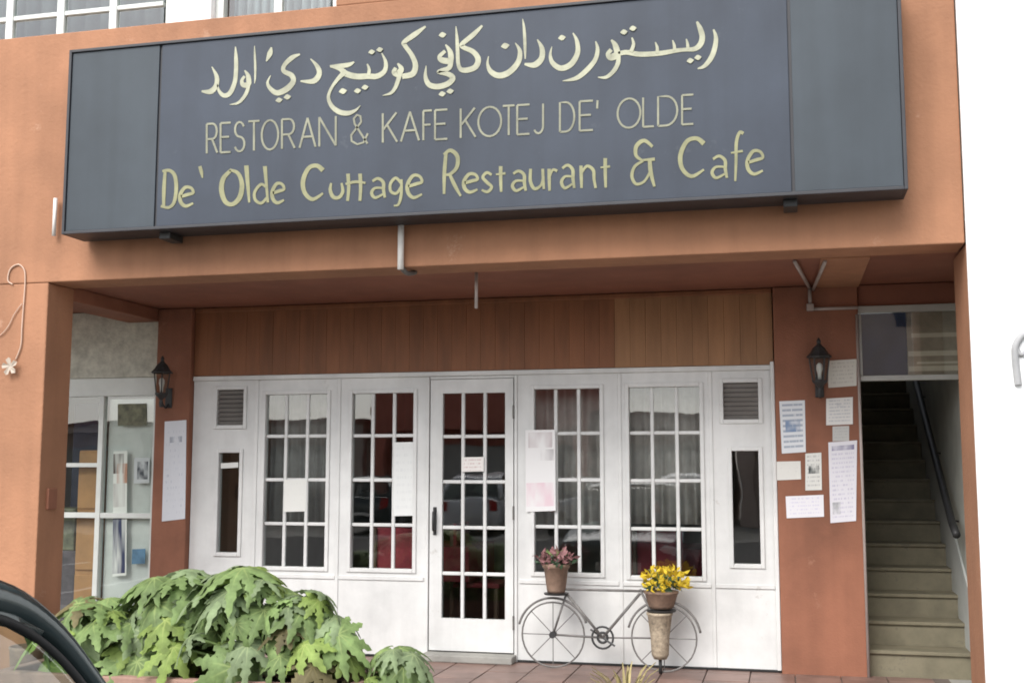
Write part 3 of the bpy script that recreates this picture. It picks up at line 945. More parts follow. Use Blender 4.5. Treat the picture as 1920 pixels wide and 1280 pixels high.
# first line, right to left; read off the photograph
A7 = [
 [[(1785,115,12),(1800,165,28),(1792,230,34),(1768,290,34),(1730,335,26),(1690,350,8)]],
 [[(1685,68,14),(1705,110,34),(1718,160,38),(1706,205,38),(1672,232,32),(1620,236,26),(1560,242,28),(1480,256,32),(1400,263,34),(1330,263,34),(1262,252,32),(1215,262,30)],
  [(1622,172,8),(1630,205,20),(1632,236,22)], [(1540,180,8),(1550,212,20),(1552,244,22)], [(1436,192,8),(1448,225,20),(1446,258,22)], [(1296,165,10),(1306,205,22),(1290,250,26)],
  dot(1646,303,34), dot(1692,284,34), dot(1248,132,34), dot(1302,110,34)],
 [[(1172,178,12),(1196,210,36),(1206,262,44),(1170,282,46),(1152,262,30),(1172,236,26)], [(1214,262,30),(1212,318,30),(1182,370,28),(1140,402,22),(1092,402,6)]],
 [[(1078,186,8),(1090,235,26),(1075,298,30),(1022,362,34),(960,408,28),(880,424,5)]],
 [[(942,136,8),(966,185,26),(970,255,34),(932,322,38),(872,348,38),(822,318,32),(806,270,20),(816,218,5)], dot(876,165,36)],
 [[(728,175,8),(756,228,32),(754,288,38),(712,328,40),(652,322,14)]],
 [[(640,52,5),(648,100,17),(653,170,21),(655,240,18),(656,292,8)]],
 [[(596,196,6),(624,245,28),(614,310,36),(562,370,40),(500,392,40),(450,368,34),(430,322,18),(436,276,5)], dot(536,214,40)],
 [[(398,92,14),(345,146,32),(278,202,30),(285,222,30),(345,250,34),(374,296,38),(352,344,38),(285,360,34),(256,330,26),(250,240,25),(246,160,20),(240,96,5)]],
 [[(178,206,10),(206,250,34),(206,300,40),(160,300,40),(142,278,28),(176,244,22)], [(210,300,36),(200,345,32),(150,362,26),(136,372,22),(196,384,34),(222,408,36),(190,442,38),(130,458,38),(80,446,36),(58,400,26),(62,332,5)],
  dot(160,148,36), dot(158,502,34), dot(206,486,34)],
]
A6 = [
 [[(1618,112,14),(1545,166,40),(1470,220,34),(1476,246,34),(1522,310,36),(1548,380,42),(1528,440,46),(1455,458,40)],
  [(1424,368,14),(1450,405,40),(1424,440,50),(1398,428,36),(1412,398,26)], [(1444,430,34),(1426,490,32),(1406,540,28),(1376,574,22),(1322,590,5)]],
 [[(1314,296,8),(1342,360,28),(1334,420,36),(1282,456,42),(1220,456,44),(1140,458,46),(1070,440,46),(1024,404,36),(956,390,8)],
  [(956,384,8),(1010,386,32),(1082,378,34),(1124,358,12)], [(1214,372,10),(1228,410,24),(1222,452,28)],
  [(1056,430,40),(1008,480,28),(966,540,22),(946,604,26),(970,664,34),(1022,704,40),(1082,712,36),(1134,692,20),(1168,658,4)],
  dot(1046,560,44), dot(1148,558,38), dot(1200,534,38), dot(1246,290,36), dot(1302,274,36)],
 [[(822,336,8),(868,388,32),(882,440,40),(842,490,42),(752,490,12)]],
 [[(748,304,12),(694,328,36),(642,378,32),(636,420,34),(690,450,40),(702,492,40),(660,542,46),(592,572,42),(544,542,32),(524,500,20),(546,450,5)],
  [(552,256,10),(540,300,40),(516,354,8)], dot(604,622,38), dot(662,600,40)],
 [[(434,246,5),(436,310,15),(439,390,18),(438,470,13),(434,506,4)]],
 [[(366,416,10),(390,455,34),(392,510,42),(356,516,38),(346,486,26),(366,456,20)], [(394,506,30),(384,556,28),(358,604,26),(318,642,20),(262,652,4)]],
 [[(302,252,8),(306,330,29),(306,420,32),(296,502,34),(264,572,36),(224,590,34),(190,560,24),(176,510,5)]],
 [[(138,390,6),(172,458,32),(168,520,36),(130,562,42),(68,560,14)]],
]
for gly in A7:
    ribbon_px(zoomed(gly, 780, 20, 3.2), M['letter_cream'])
for gly in A6:
    ribbon_px(zoomed(gly, 360, 20, 3.692), M['letter_cream'])
# stroke alphabet on a unit box: ('c' curve | 'l' corners, points)
def arc(cx, cy, rx, ry, a0, a1, n=14):
    return [(cx + rx * math.cos(R(a0 + (a1 - a0) * i / n)), cy + ry * math.sin(R(a0 + (a1 - a0) * i / n))) for i in range(n + 1)]
bowl = lambda z0, z1: [(0, z1), (.5, z1)] + arc(.55, (z0 + z1) / 2, .4, (z1 - z0) / 2, 90, -90, 8) + [(.5, z0), (0, z0)]
UP = {
 'R': [[(0, 0), (0, 1)], bowl(.48, 1), [(.5, .48), (1, 0)]],
 'E': [[(1, 1), (0, 1), (0, 0), (1, 0)], [(0, .52), (.85, .52)]],
 'S': [arc(.5, .75, .45, .25, 20, 270, 10) + arc(.5, .25, .48, .25, 90, -160, 10)],
 'T': [[(.5, 0), (.5, 1)], [(0, 1), (1, 1)]],
 'O': [arc(.5, .5, .5, .5, 90, 450, 22)],
 'A': [[(0, 0), (.5, 1), (1, 0)], [(.2, .36), (.8, .36)]],
 'N': [[(0, 0), (0, 1), (1, 0), (1, 1)]],
 'K': [[(0, 0), (0, 1)], [(.95, 1), (.05, .45)], [(.3, .6), (1, 0)]],
 'F': [[(0, 0), (0, 1), (1, 1)], [(0, .52), (.85, .52)]],
 'J': [[(.8, 1), (.8, .25)] + arc(.42, .25, .38, .25, 0, -150, 8)],
 'D': [[(0, 0), (0, 1), (.35, 1)] + arc(.4, .5, .6, .5, 88, -88, 12) + [(.35, 0), (0, 0)]],
 'L': [[(0, 1), (0, 0), (1, 0)]],
 "'": [[(.5, 1), (.4, .72)]],
 '&': [[(1, .35), (.75, .05), (.4, 0), (.08, .12), (.05, .32), (.35, .55), (.62, .75), (.58, .95), (.38, 1), (.2, .88), (.25, .7), (.98, 0)]],
}
line2 = [('R',388,408),('E',414,433),('S',440,459),('T',466,487),('O',491,522),('R',529,553),('A',562,592),('N',599,630),('&',657,690),('K',718,745),('A',752,786),('F',794,810),('E',816,839),
         ('K',864,892),('O',897,940),('T',943,965),('E',970,993),('J',1000,1023),('D',1050,1077),('E',1087,1112),("'",1117,1124),('O',1158,1201),('L',1206,1226),('D',1234,1270),('E',1279,1300)]
for ch, xa, xb in line2:
    st = []
    for s_ in UP[ch]:
        pl = []
        for (u, v) in s_:
            x = xa + (xb - xa) * u
            pl.append((x, 288 - .0605 * (x - 388) - 55 * v, 3.8))
        st.append(pl)
    # corners stay sharp: one ribbon for each straight run
    runs = []
    for pl in st:
        if len(pl) > 6:
            runs.append(pl)
        else:
            runs += [[pl[i], pl[i + 1]] for i in range(len(pl) - 1)]
    ribbon_px(runs, M['letter_thin'], smooth=False)
# third line: wobbly hand-cut letters, uneven stroke widths
LO = {
 'D': [[(.18, .02, 7), (.2, .5, 9), (.28, 1, 7)], [(.1, .98, 6), (.55, 1.0, 8), (.9, .86, 9), (1, .5, 9), (.85, .12, 8), (.5, -.02, 7), (.0, .02, 6)]],
 'e': [[(.12, .5, 7), (.6, .62, 8), (.95, .72, 7), (.8, .98, 7), (.4, 1, 8), (.08, .6, 9), (.12, .2, 9), (.45, -.02, 8), (.95, .14, 5)]],
 "'": [[(.2, 1, 8), (.5, .5, 8), (.7, 0, 3)]],
 'O': [[(.45, 1, 8), (.1, .75, 11), (.02, .4, 12), (.2, .06, 11), (.55, -.02, 10), (.9, .2, 12), (1, .6, 11), (.8, .92, 9), (.4, 1.02, 6)]],
 'l': [[(.2, 1.02, 11), (.45, .5, 9), (.7, 0, 5)]],
 'd': [[(.75, 1, 10), (.85, .5, 7), (.95, 0, 6)], [(.85, .42, 6), (.5, .5, 7), (.08, .3, 7), (.1, .08, 7), (.5, -.02, 7), (.9, .14, 6)]],
 'C': [[(1, .86, 12), (.7, 1, 10), (.3, .92, 10), (.04, .55, 11), (.12, .2, 10), (.5, 0, 9), (1, .18, 5)]],
 'o': [[(.1, .95, 5), (.02, .5, 8), (.25, .05, 9), (.7, .02, 8), (1, .4, 8), (.9, .95, 5)]],
 'T': [[(.08, 1, 9), (.12, .5, 8), (.06, 0, 7)], [(.75, 1, 9), (.78, .5, 8), (.74, 0, 7)], [(-.05, .62, 5), (.5, .7, 7), (1.05, .66, 5)]],
 't': [[(.5, 1, 9), (.5, .5, 8), (.55, 0, 6)], [(0, .68, 4), (1, .72, 6)]],
 'a': [[(.1, .86, 6), (.5, 1, 7), (.88, .8, 8), (.9, .4, 8), (1, 0, 6)], [(.9, .5, 5), (.3, .5, 6), (.04, .25, 8), (.3, 0, 7), (.85, .18, 5)]],
 'g': [[(.9, .8, 6), (.5, 1, 7), (.1, .8, 7), (.12, .52, 7), (.55, .45, 7), (.92, .7, 6)], [(.92, .95, 6), (.9, .4, 7), (.7, .05, 6), (.35, 0, 4)]],
 'R': [[(.12, 0, 6), (.14, .5, 9), (.24, .98, 8)], [(.1, .92, 6), (.5, 1.02, 9), (.9, .88, 10), (.86, .62, 9), (.45, .46, 7), (.15, .46, 5)], [(.45, .46, 7), (.75, .2, 9), (1.1, -.05, 5)]],
 's': [[(.95, .88, 6), (.5, 1, 7), (.12, .76, 7), (.5, .5, 8), (.95, .25, 7), (.55, 0, 7), (.02, .1, 5)]],
 'u': [[(.08, 1, 7), (.06, .4, 8), (.35, .02, 8), (.8, .2, 6), (.95, .6, 6)], [(.92, 1, 7), (.95, .5, 7), (1, 0, 6)]],
 'r': [[(.1, 1, 8), (.12, .5, 8), (.15, 0, 6)], [(.12, .6, 5), (.5, .95, 6), (1, .9, 7)]],
 'n': [[(.08, 1, 8), (.1, .5, 8), (.12, 0, 6)], [(.1, .65, 5), (.45, .98, 7), (.85, .8, 8), (.9, .4, 7), (1, 0, 6)]],
 '&': [[(.9, .86, 7), (.55, 1, 9), (.22, .88, 10), (.2, .66, 8), (.5, .54, 6)], [(.5, .54, 6), (.15, .42, 7), (.02, .2, 8), (.2, .02, 7), (.55, .08, 6), (.8, .3, 6)], [(.5, .56, 5), (1, .58, 8)], [(.78, .6, 9), (.82, .3, 10), (.98, -.04, 6)]],
 'f': [[(1, .98, 8), (.7, 1.0, 8), (.45, .8, 8), (.42, .4, 7), (.36, 0, 5)], [(.02, .58, 4), (.95, .62, 6)]],
}
line3 = [('D',302,331,320,388),('e',336,364,352,386),("'",373,383,312,334),('O',415,454,320,382),('l',460,471,312,380),('d',476,504,312,380),('e',509,534,345,380),
 ('C',567,606,311,374),('o',619,643,342,371),('T',650,684,326,377),('a',696,722,335,371),('g',730,755,334,386),('e',762,793,330,370),
 ('R',829,861,284,364),('e',868,897,327,360),('s',903,923,324,360),('t',930,948,312,360),('a',960,986,321,358),('u',993,1020,317,355),('r',1028,1045,317,358),('a',1052,1077,310,353),('n',1087,1117,311,353),('t',1126,1144,297,352),
 ('&',1184,1228,264,347),('C',1274,1320,260,331),('a',1334,1363,293,334),('f',1370,1394,249,340),('e',1399,1432,284,326)]
for ch, xa, xb, ya_, yb_ in line3:
    st = [[(xa + (xb - xa) * u, yb_ - (yb_ - ya_) * v, w * .78) for u, v, w in s_] for s_ in LO[ch]]
    ribbon_px(st, M['letter_yellow'])

# ------------------------------------------------------------------ iron bicycle plant stand
YB = 8.17
wl, wr_ = at(1037, 1196, YB), at(1245, 1196, YB)
bk = thing('bicycle_plant_stand', 'dark iron bicycle shaped plant stand against the white shopfront', 'plant stand', ((wl.x + wr_.x) / 2, YB, ZF))
def circ(c, r, a0=0, a1=360, n=32):
    return [(c[0] + r * math.cos(R(a0 + (a1 - a0) * i / n)), c[1], c[2] + r * math.sin(R(a0 + (a1 - a0) * i / n))) for i in range(n + 1)]
RW = .225
for c in (wl, wr_):
    c = Vector((c.x, YB, ZF + RW + .012))
    w = MB().tube(circ(c, RW)[:-1], .0065, 6, closed=True).build('wheel', M['grey_iron'], bk, smooth=True)
    for k_ in range(8):
        a = k_ * math.pi / 4
        MB().tube([c, (c.x + RW * math.cos(a), YB, c.z + RW * math.sin(a))], .0034, 5).build('spoke', M['grey_iron'], w)
    MB().tube([(c.x, YB - .03, c.z), (c.x, YB + .03, c.z)], .024, 10).build('hub', M['black_iron'], w)
    MB().tube(circ(c, RW + .03, 10 if c.x > -1.2 else 20, 165), .009, 6).build('mudguard', M['grey_iron'], bk, smooth=True)
zc = ZF + RW + .012
crank = Vector((at(1130, 1205, YB).x, YB, zc - .01))
MB().tube(circ(crank, .075, n=20)[:-1], .008, 6, closed=True).build('chain_ring', M['black_iron'], bk, smooth=True)
MB().tube(circ(crank, .035, n=14)[:-1], .01, 6, closed=True).build('crank', M['black_iron'], bk, smooth=True)
for s_ in (-1, 1):
    MB().tube([crank, crank + Vector((.09 * s_, -.03 * s_, -.05 * s_))], .007, 6).build('pedal_arm', M['black_iron'], bk)
seat_t, head_t = at(1062, 1112, YB), at(1200, 1112, YB)
fr = MB()
fr.tube([crank, (seat_t.x, YB, seat_t.z)], .010, 8)
fr.tube([crank, (head_t.x, YB, head_t.z)], .010, 8)
fr.tube([(seat_t.x - .03, YB, .575), (head_t.x + .03, YB, .575)], .009, 8)
fr.tube([(seat_t.x, YB, seat_t.z), (wl.x, YB, zc)], .008, 8)
fr.tube([(head_t.x, YB, head_t.z + .03), (wr_.x, YB, zc)], .009, 8)
fr.tube([(wl.x, YB, zc), crank], .008, 8)
fr.tube([crank, (wr_.x, YB, zc)], .006, 8)
fr.build('frame', M['grey_iron'], bk, smooth=True)
def wicker(name, c, prof, m, parent=None, label=None, cat=None):
    o = MB().lathe(c, prof, 18).build(name, m, parent, smooth=True)
    return o
pot1 = at(1043, 1110, YB)
MB().lathe((pot1.x, YB, pot1.z - .015), [(.085, 0), (.09, .012)], 16).build('pot_ring', M['black_iron'], bk)
pot2 = at(1240, 1140, YB)
MB().lathe((pot2.x, YB, pot2.z - .02), [(.10, 0), (.105, .012)], 16).build('pot_ring', M['black_iron'], bk)

def tuft(parent, name, c, n, spread, h, size, m, seed=0):
    """loose bunch of small folded leaf or petal faces on thin stems: one mesh"""
    rr = random.Random(seed)
    mb = MB()
    for _ in range(n):
        a, e = rr.uniform(0, 2 * math.pi), rr.random() ** .6
        p = Vector((c[0] + math.cos(a) * spread * e, c[1] + math.sin(a) * spread * e * .8, c[2] + h * rr.uniform(.25, 1) * (1 - .35 * e * e)))
        d = Vector((rr.uniform(-1, 1), rr.uniform(-1, .6), rr.uniform(-.3, 1))).normalized()
        s_ = d.cross(Vector((rr.uniform(-1, 1), rr.uniform(-1, 1), rr.uniform(-1, 1)))).normalized()
        u = s_.cross(d) * .15
        L_ = size * rr.uniform(.6, 1.3)
        mb.add([p, p + d * L_ * .5 + s_ * L_ * .3 + u * L_, p + d * L_, p + d * L_ * .5 - s_ * L_ * .3 + u * L_], [(0, 1, 2), (0, 2, 3)])
    o = mb.build(name, m, parent)
    return o
def stems(parent, c, n, spread, h, m, r=.003, seed=0):
    rr = random.Random(seed)
    mb = MB()
    for _ in range(n):
        a, e = rr.uniform(0, 2 * math.pi), rr.random()
        mb.tube(crom([(c[0], c[1], c[2] - .02), (c[0] + math.cos(a) * spread * e * .4, c[1] + math.sin(a) * spread * e * .4, c[2] + h * .5), (c[0] + math.cos(a) * spread * e, c[1] + math.sin(a) * spread * e, c[2] + h * rr.uniform(.6, .95))], 3), r, 4)
    return mb.build('stem', m, parent)
def stuff(o):
    o['kind'] = 'stuff'
    return o
p1 = thing('potted_plant', 'clay pot of faded pink plant on the left end of the bicycle stand', 'potted plant', (pot1.x, YB, pot1.z))
MB().lathe((pot1.x, YB, pot1.z), [(.062, 0), (.068, .02), (.088, .17), (.098, .175), (.10, .2), (.088, .2), (.084, .18)], 20).build('pot', M['pot_clay'], p1, smooth=True)
stems(p1, (pot1.x, YB, pot1.z + .19), 14, .1, .12, M['petiole'], seed=3)
tuft(p1, 'blossom', (pot1.x, YB, pot1.z + .17), 150, .125, .12, .05, M['flower_pink'], 4)
tuft(p1, 'foliage', (pot1.x, YB, pot1.z + .17), 70, .12, .09, .05, M['leaf_dark'], 5)
p2 = thing('potted_plant', 'grey brown basket of bright yellow flowers on the right end of the bicycle stand', 'potted plant', (pot2.x, YB, pot2.z))
MB().lathe((pot2.x, YB, pot2.z), [(.075, 0), (.09, .02), (.115, .10), (.122, .105), (.122, .12), (.106, .12)], 20).build('basket', M['pot_clay'], p2, smooth=True)
stems(p2, (pot2.x, YB, pot2.z + .12), 16, .13, .16, M['petiole'], seed=8)
tuft(p2, 'blossom', (pot2.x + .03, YB, pot2.z + .10), 190, .17, .19, .055, M['flower_yellow'], 6)
tuft(p2, 'foliage', (pot2.x, YB, pot2.z + .1), 80, .14, .12, .05, M['leaf_dark'], 7)
YV = YB - .02
va = at(1238, 1230, YV)
cn = thing('cone_basket', 'tan tapering basket standing in front of the right bicycle wheel', 'basket', (va.x, YV, ZF + .1))
vt = at(1238, 1138, YV)
hh = pot2.z - .045 - ZF - .10
MB().lathe((va.x, YV, ZF + .10), [(.045, 0), (.06, .03), (.066, hh * .5), (.085, hh), (.092, hh + .006), (.092, hh + .02), (.08, hh + .02)], 20).build('body', M['basket_tan'], cn, smooth=True)
MB().tube([(va.x, YV, ZF + .001), (va.x, YV, ZF + .102)], .012, 8).build('foot', M['black_iron'], cn, smooth=True)

# ------------------------------------------------------------------ planter and the large-leaved plants
pl = thing('planter_box', 'low weathered terracotta planter in front of the walkway filled with big leaves', 'planter', (-3.4, 6.3, ST))
px0, px1, py0, py1, pz = -4.6, -2.34, 6.05, 6.62, .24
MB().box(px0, px1, py0, py0 + .07, ST, pz).build('wall', M['planter_paint'], pl, bevel=.01)
MB().box(px0, px1, py1 - .07, py1, ST, pz).build('wall', M['planter_paint'], pl, bevel=.01)
MB().box(px0, px0 + .07, py0 + .071, py1 - .071, ST, pz - .001).build('wall', M['planter_paint'], pl, bevel=.01)
MB().box(px1 - .07, px1, py0 + .071, py1 - .071, ST, pz - .001).build('wall', M['planter_paint'], pl, bevel=.01)
MB().box(px0 + .071, px1 - .071, py0 + .071, py1 - .071, ST, pz - .06).build('soil', M['soil'], pl)

def make_palm_leaf(seed, m):
    """leaf of jagged fingers spreading from the stalk end, 1 unit across"""
    rr = random.Random(seed)
    vs_, fs, uv = [], [], []
    nl = rr.choice((7, 8, 9))
    cup = rr.uniform(.25, .6)
    def put(x, y, z, v):
        r2 = x * x + y * y
        vs_.append((x, y, z - cup * r2 * 1.6))
        uv.append((x, v))
        return len(vs_) - 1
    for k_ in range(nl):
        ang = R(-140 + 280 * k_ / (nl - 1) + rr.uniform(-7, 7))
        ln = (.60 - .20 * abs(k_ / (nl - 1) - .5) * 2) * rr.uniform(.8, 1.15)
        d, n = Vector((math.cos(ang), math.sin(ang))), Vector((-math.sin(ang), math.cos(ang)))
        curl, sag = rr.uniform(-.25, .25), rr.uniform(.05, .3)
        prof = [(0, .25), (.2, .75), (.34, .95), (.42, .62), (.52, 1.05), (.6, .55), (.7, .88), (.78, .42), (.88, .5)]
        rows = []
        for q, wf in prof:
            c = d * ln * q + n * curl * ln * q * q * .5
            w = .095 * wf * rr.uniform(.85, 1.2)
            z = .002 * (k_ % 3) - sag * q * q * ln
            wav = rr.uniform(-.012, .012)
            rows.append((put(c.x - n.x * w, c.y - n.y * w, z - .016 + wav, 1), put(c.x, c.y, z + .004, .05 + .5 * q), put(c.x + n.x * w, c.y + n.y * w, z - .016 - wav, 1)))
        c = d * ln + n * curl * ln * .5
        ti = put(c.x, c.y, -sag * ln, .7)
        for (a0, a1, a2), (b0, b1, b2) in zip(rows, rows[1:]):
            fs += [(a0, a1, b1, b0), (a1, a2, b2, b1)]
        a0, a1, a2 = rows[-1]
        fs += [(a0, a1, ti), (a1, a2, ti)]
    me = bpy.data.meshes.new('leaf')
    me.from_pydata(vs_, [], fs)
    l = me.uv_layers.new(name='UVMap')
    for lp in me.loops:
        l.data[lp.index].uv = uv[lp.vertex_index]
    me.polygons.foreach_set('use_smooth', [True] * len(me.polygons))
    me.materials.append(m)
    return me
leaf_kinds = ['leaf_big', 'leaf_big_grey', 'leaf_big', 'leaf_big_lime', 'leaf_big_grey']
leaf_meshes = [make_palm_leaf(s_, M[leaf_kinds[s_ % 5]]) for s_ in range(14)]
leaf_meshes.append(make_palm_leaf(77, M['leaf_brown']))
def big_plant(loc, n, reach, height, size, label, seed):
    rr = random.Random(seed)
    t = thing('lobed_leaf_plant', label, 'plant', loc, 'large lobed plants in the planter')
    c = Vector(loc)
    MB().tube([c, c + Vector((.01, 0, .12)), c + Vector((0, .01, .22))], [.04, .035, .025], 8).build('trunk', M['petiole'], t, smooth=True)
    for i in range(n):
        az = i * 2.39996 + rr.uniform(-.3, .3)
        e = (i + .6) / n
        rad = reach * (e ** .55) * rr.uniform(.8, 1.1)
        z = height * (1 - .80 * e ** 1.7) * rr.uniform(.88, 1.08)
        b = c + Vector((math.cos(az) * rad, math.sin(az) * rad * .62, z))
        MB().tube(crom([c + Vector((0, 0, .1)), c + Vector((math.cos(az) * rad * .35, math.sin(az) * rad * .25, z * .72)), b], 5), [.011] * 5 + [.009] * 5 + [.006], 6).build('leaf_stalk', M['petiole'], t, smooth=True)
        o = bpy.data.objects.new('leaf', rr.choice(leaf_meshes if n > 30 else leaf_meshes[:-1]))
        C.objects.link(o)
        o.parent = t
        o.location = b - c
        s_ = size * rr.uniform(.55, 1.2)
        o.scale = (s_, s_ * rr.uniform(.85, 1.05), s_)
        tilt = R(rr.uniform(-12, 34) + 46 * e)
        o.rotation_euler = (R(rr.uniform(-18, 18)), tilt, az + rr.uniform(-.35, .35))
    return t
big_plant((-4.05, 6.30, pz - .06), 34, .42, .44, .40, 'bushy lobed leaf plant at the car end of the planter', 11)
big_plant((-3.58, 6.36, pz - .06), 38, .46, .60, .44, 'lobed leaf plant in the planter in front of the left column', 12)
big_plant((-3.10, 6.30, pz - .06), 38, .46, .64, .44, 'tallest lobed leaf plant in the planter below the leftmost lattice window', 13)
big_plant((-2.72, 6.28, pz - .06), 34, .36, .50, .42, 'drooping lobed leaf plant at the door end of the planter', 14)
# small plant and dry grass in pots beside it
def blade_plant(name, c, n, h, spread, m, label, wid, seed, pot=.12):
    rr = random.Random(seed)
    t = thing(name, label, 'plant', (c[0], c[1], ST))
    MB().lathe((c[0], c[1], ST), [(pot * .7, 0), (pot, c[2] - ST - .02), (pot * 1.06, c[2] - ST), (pot * .92, c[2] - ST), (pot * .9, c[2] - ST - .03)], 18).build('pot', M['pot_clay'], t, smooth=True)
    for i in range(n):
        a = i * 2.4 + rr.uniform(-.4, .4)
        hh_ = h * rr.uniform(.6, 1.1)
        sp = spread * rr.uniform(.5, 1.1)
        d = Vector((math.cos(a), math.sin(a), 0))
        s_ = Vector((-d.y, d.x, 0))
        vs_, fs = [], []
        for k_ in range(6):
            q = k_ / 5
            p = Vector(c) + d * sp * q ** 1.4 + Vector((0, 0, hh_ * (q - .28 * q ** 3) - .03))
            w = wid * (.5 + 1.8 * q * (1 - q)) * (1 - q * .75)
            vs_ += [p - s_ * w, p + Vector((0, 0, -.004)), p + s_ * w]
        for k_ in range(5):
            b = k_ * 3
            fs += [(b, b + 1, b + 4, b + 3), (b + 1, b + 2, b + 5, b + 4)]
        MB().add(vs_, fs).build('blade_leaf', m, t, smooth=True)
    return t
sp_ = big_plant((-2.19, 6.33, ST + .25), 20, .24, .36, .30, 'small low lobed plant in a clay pot between planter and door', 21)
del sp_['group']
MB().lathe((-2.19, 6.33, ST), [(.09, 0), (.13, .28), (.14, .30), (.12, .30), (.118, .26)], 18).build('pot', M['pot_clay'], sp_, smooth=True)
blade_plant('dry_grass_plant', (-.88, 6.35, .02), 60, .48, .20, M['dry_yellow'], 'pot of dry yellow grass in front of the bicycle stand', .016, 22)
blade_plant('blade_leaf_plant', (-4.75, 6.6, .30), 12, .30, .14, M['leaf_small'], 'thin green plant at the foot of the left orange pillar behind the car', .016, 23)

# ------------------------------------------------------------------ furniture in the cafe
def table(x, y, label):
    t = thing('cafe_table', label, 'table', (x, y, ZF), 'tables inside the cafe')
    MB().box(x - .4, x + .4, y - .4, y + .4, .745, .775).build('table_top', M['interior_floor'], t, bevel=.006)
    MB().box(x - .42, x + .42, y - .42, y + .42, .776, .782).build('table_cloth', M['red_cloth'], t)
    cl = MB().box(x - .425, x - .421, y - .42, y + .42, .5, .781).box(x + .421, x + .425, y - .42, y + .42, .5, .781).box(x - .42, x + .42, y - .425, y - .421, .5, .781).box(x - .42, x + .42, y + .421, y + .425, .5, .781)
    cl.build('cloth_drop', M['red_cloth'], t)
    for sx in (-1, 1):
        for sy in (-1, 1):
            boxo('leg', M['interior_floor'], t, x + sx * .35 - .025, x + sx * .35 + .025, y + sy * .35 - .025, y + sy * .35 + .025, ZF, .744, .004)
def chair(x, y, rz, label):
    t = thing('cafe_chair', label, 'chair', (x, y, ZF), 'chairs inside the cafe', rz)
    def p_(name, m, *a):
        return boxo(name, M[m], None, *a, .006)
    for nm, m, a in [('seat', 'red_cloth', (-.2, .2, -.2, .2, .42, .46)), ('backrest', 'red_cloth', (-.2, .2, .17, .2, .55, .95))] + [('leg', 'interior_floor', (sx - .018, sx + .018, sy - .018, sy + .018, 0, .42 if sy < 0 else .95)) for sx in (-.17, .17) for sy in (-.17, .215)]:
        o = p_(nm, m, *a)
        o.parent = t
table(-3.0, 9.7, 'red clothed cafe table behind the window left of the door')
table(-1.0, 9.9, 'red clothed cafe table behind the window right of the poster')
chair(-2.98, 8.8, math.pi, 'red cafe chair close behind the window left of the door')
chair(-2.55, 9.6, math.pi / 2, 'red cafe chair seen through the glazed door')
chair(-1.0, 9.25, math.pi, 'red cafe chair close behind the window right of the poster')
curtain('curtain', -4.06, -3.44, YR + .22, 1.0, 2.05, M['curtain_grey'], 'grey curtain behind the leftmost lattice window', .012, 50, 9)
curtain('curtain', -1.9, -1.28, YR + .22, 1.0, 2.05, M['curtain_sheer'], 'grey curtain behind the lattice window with the pink poster', .012, 50, 9)
curtain('curtain', -1.14, -.58, YR + .22, 1.02, 2.05, M['curtain_sheer'], 'pale sheer curtain behind the rightmost lattice window', .012, 50, 9)

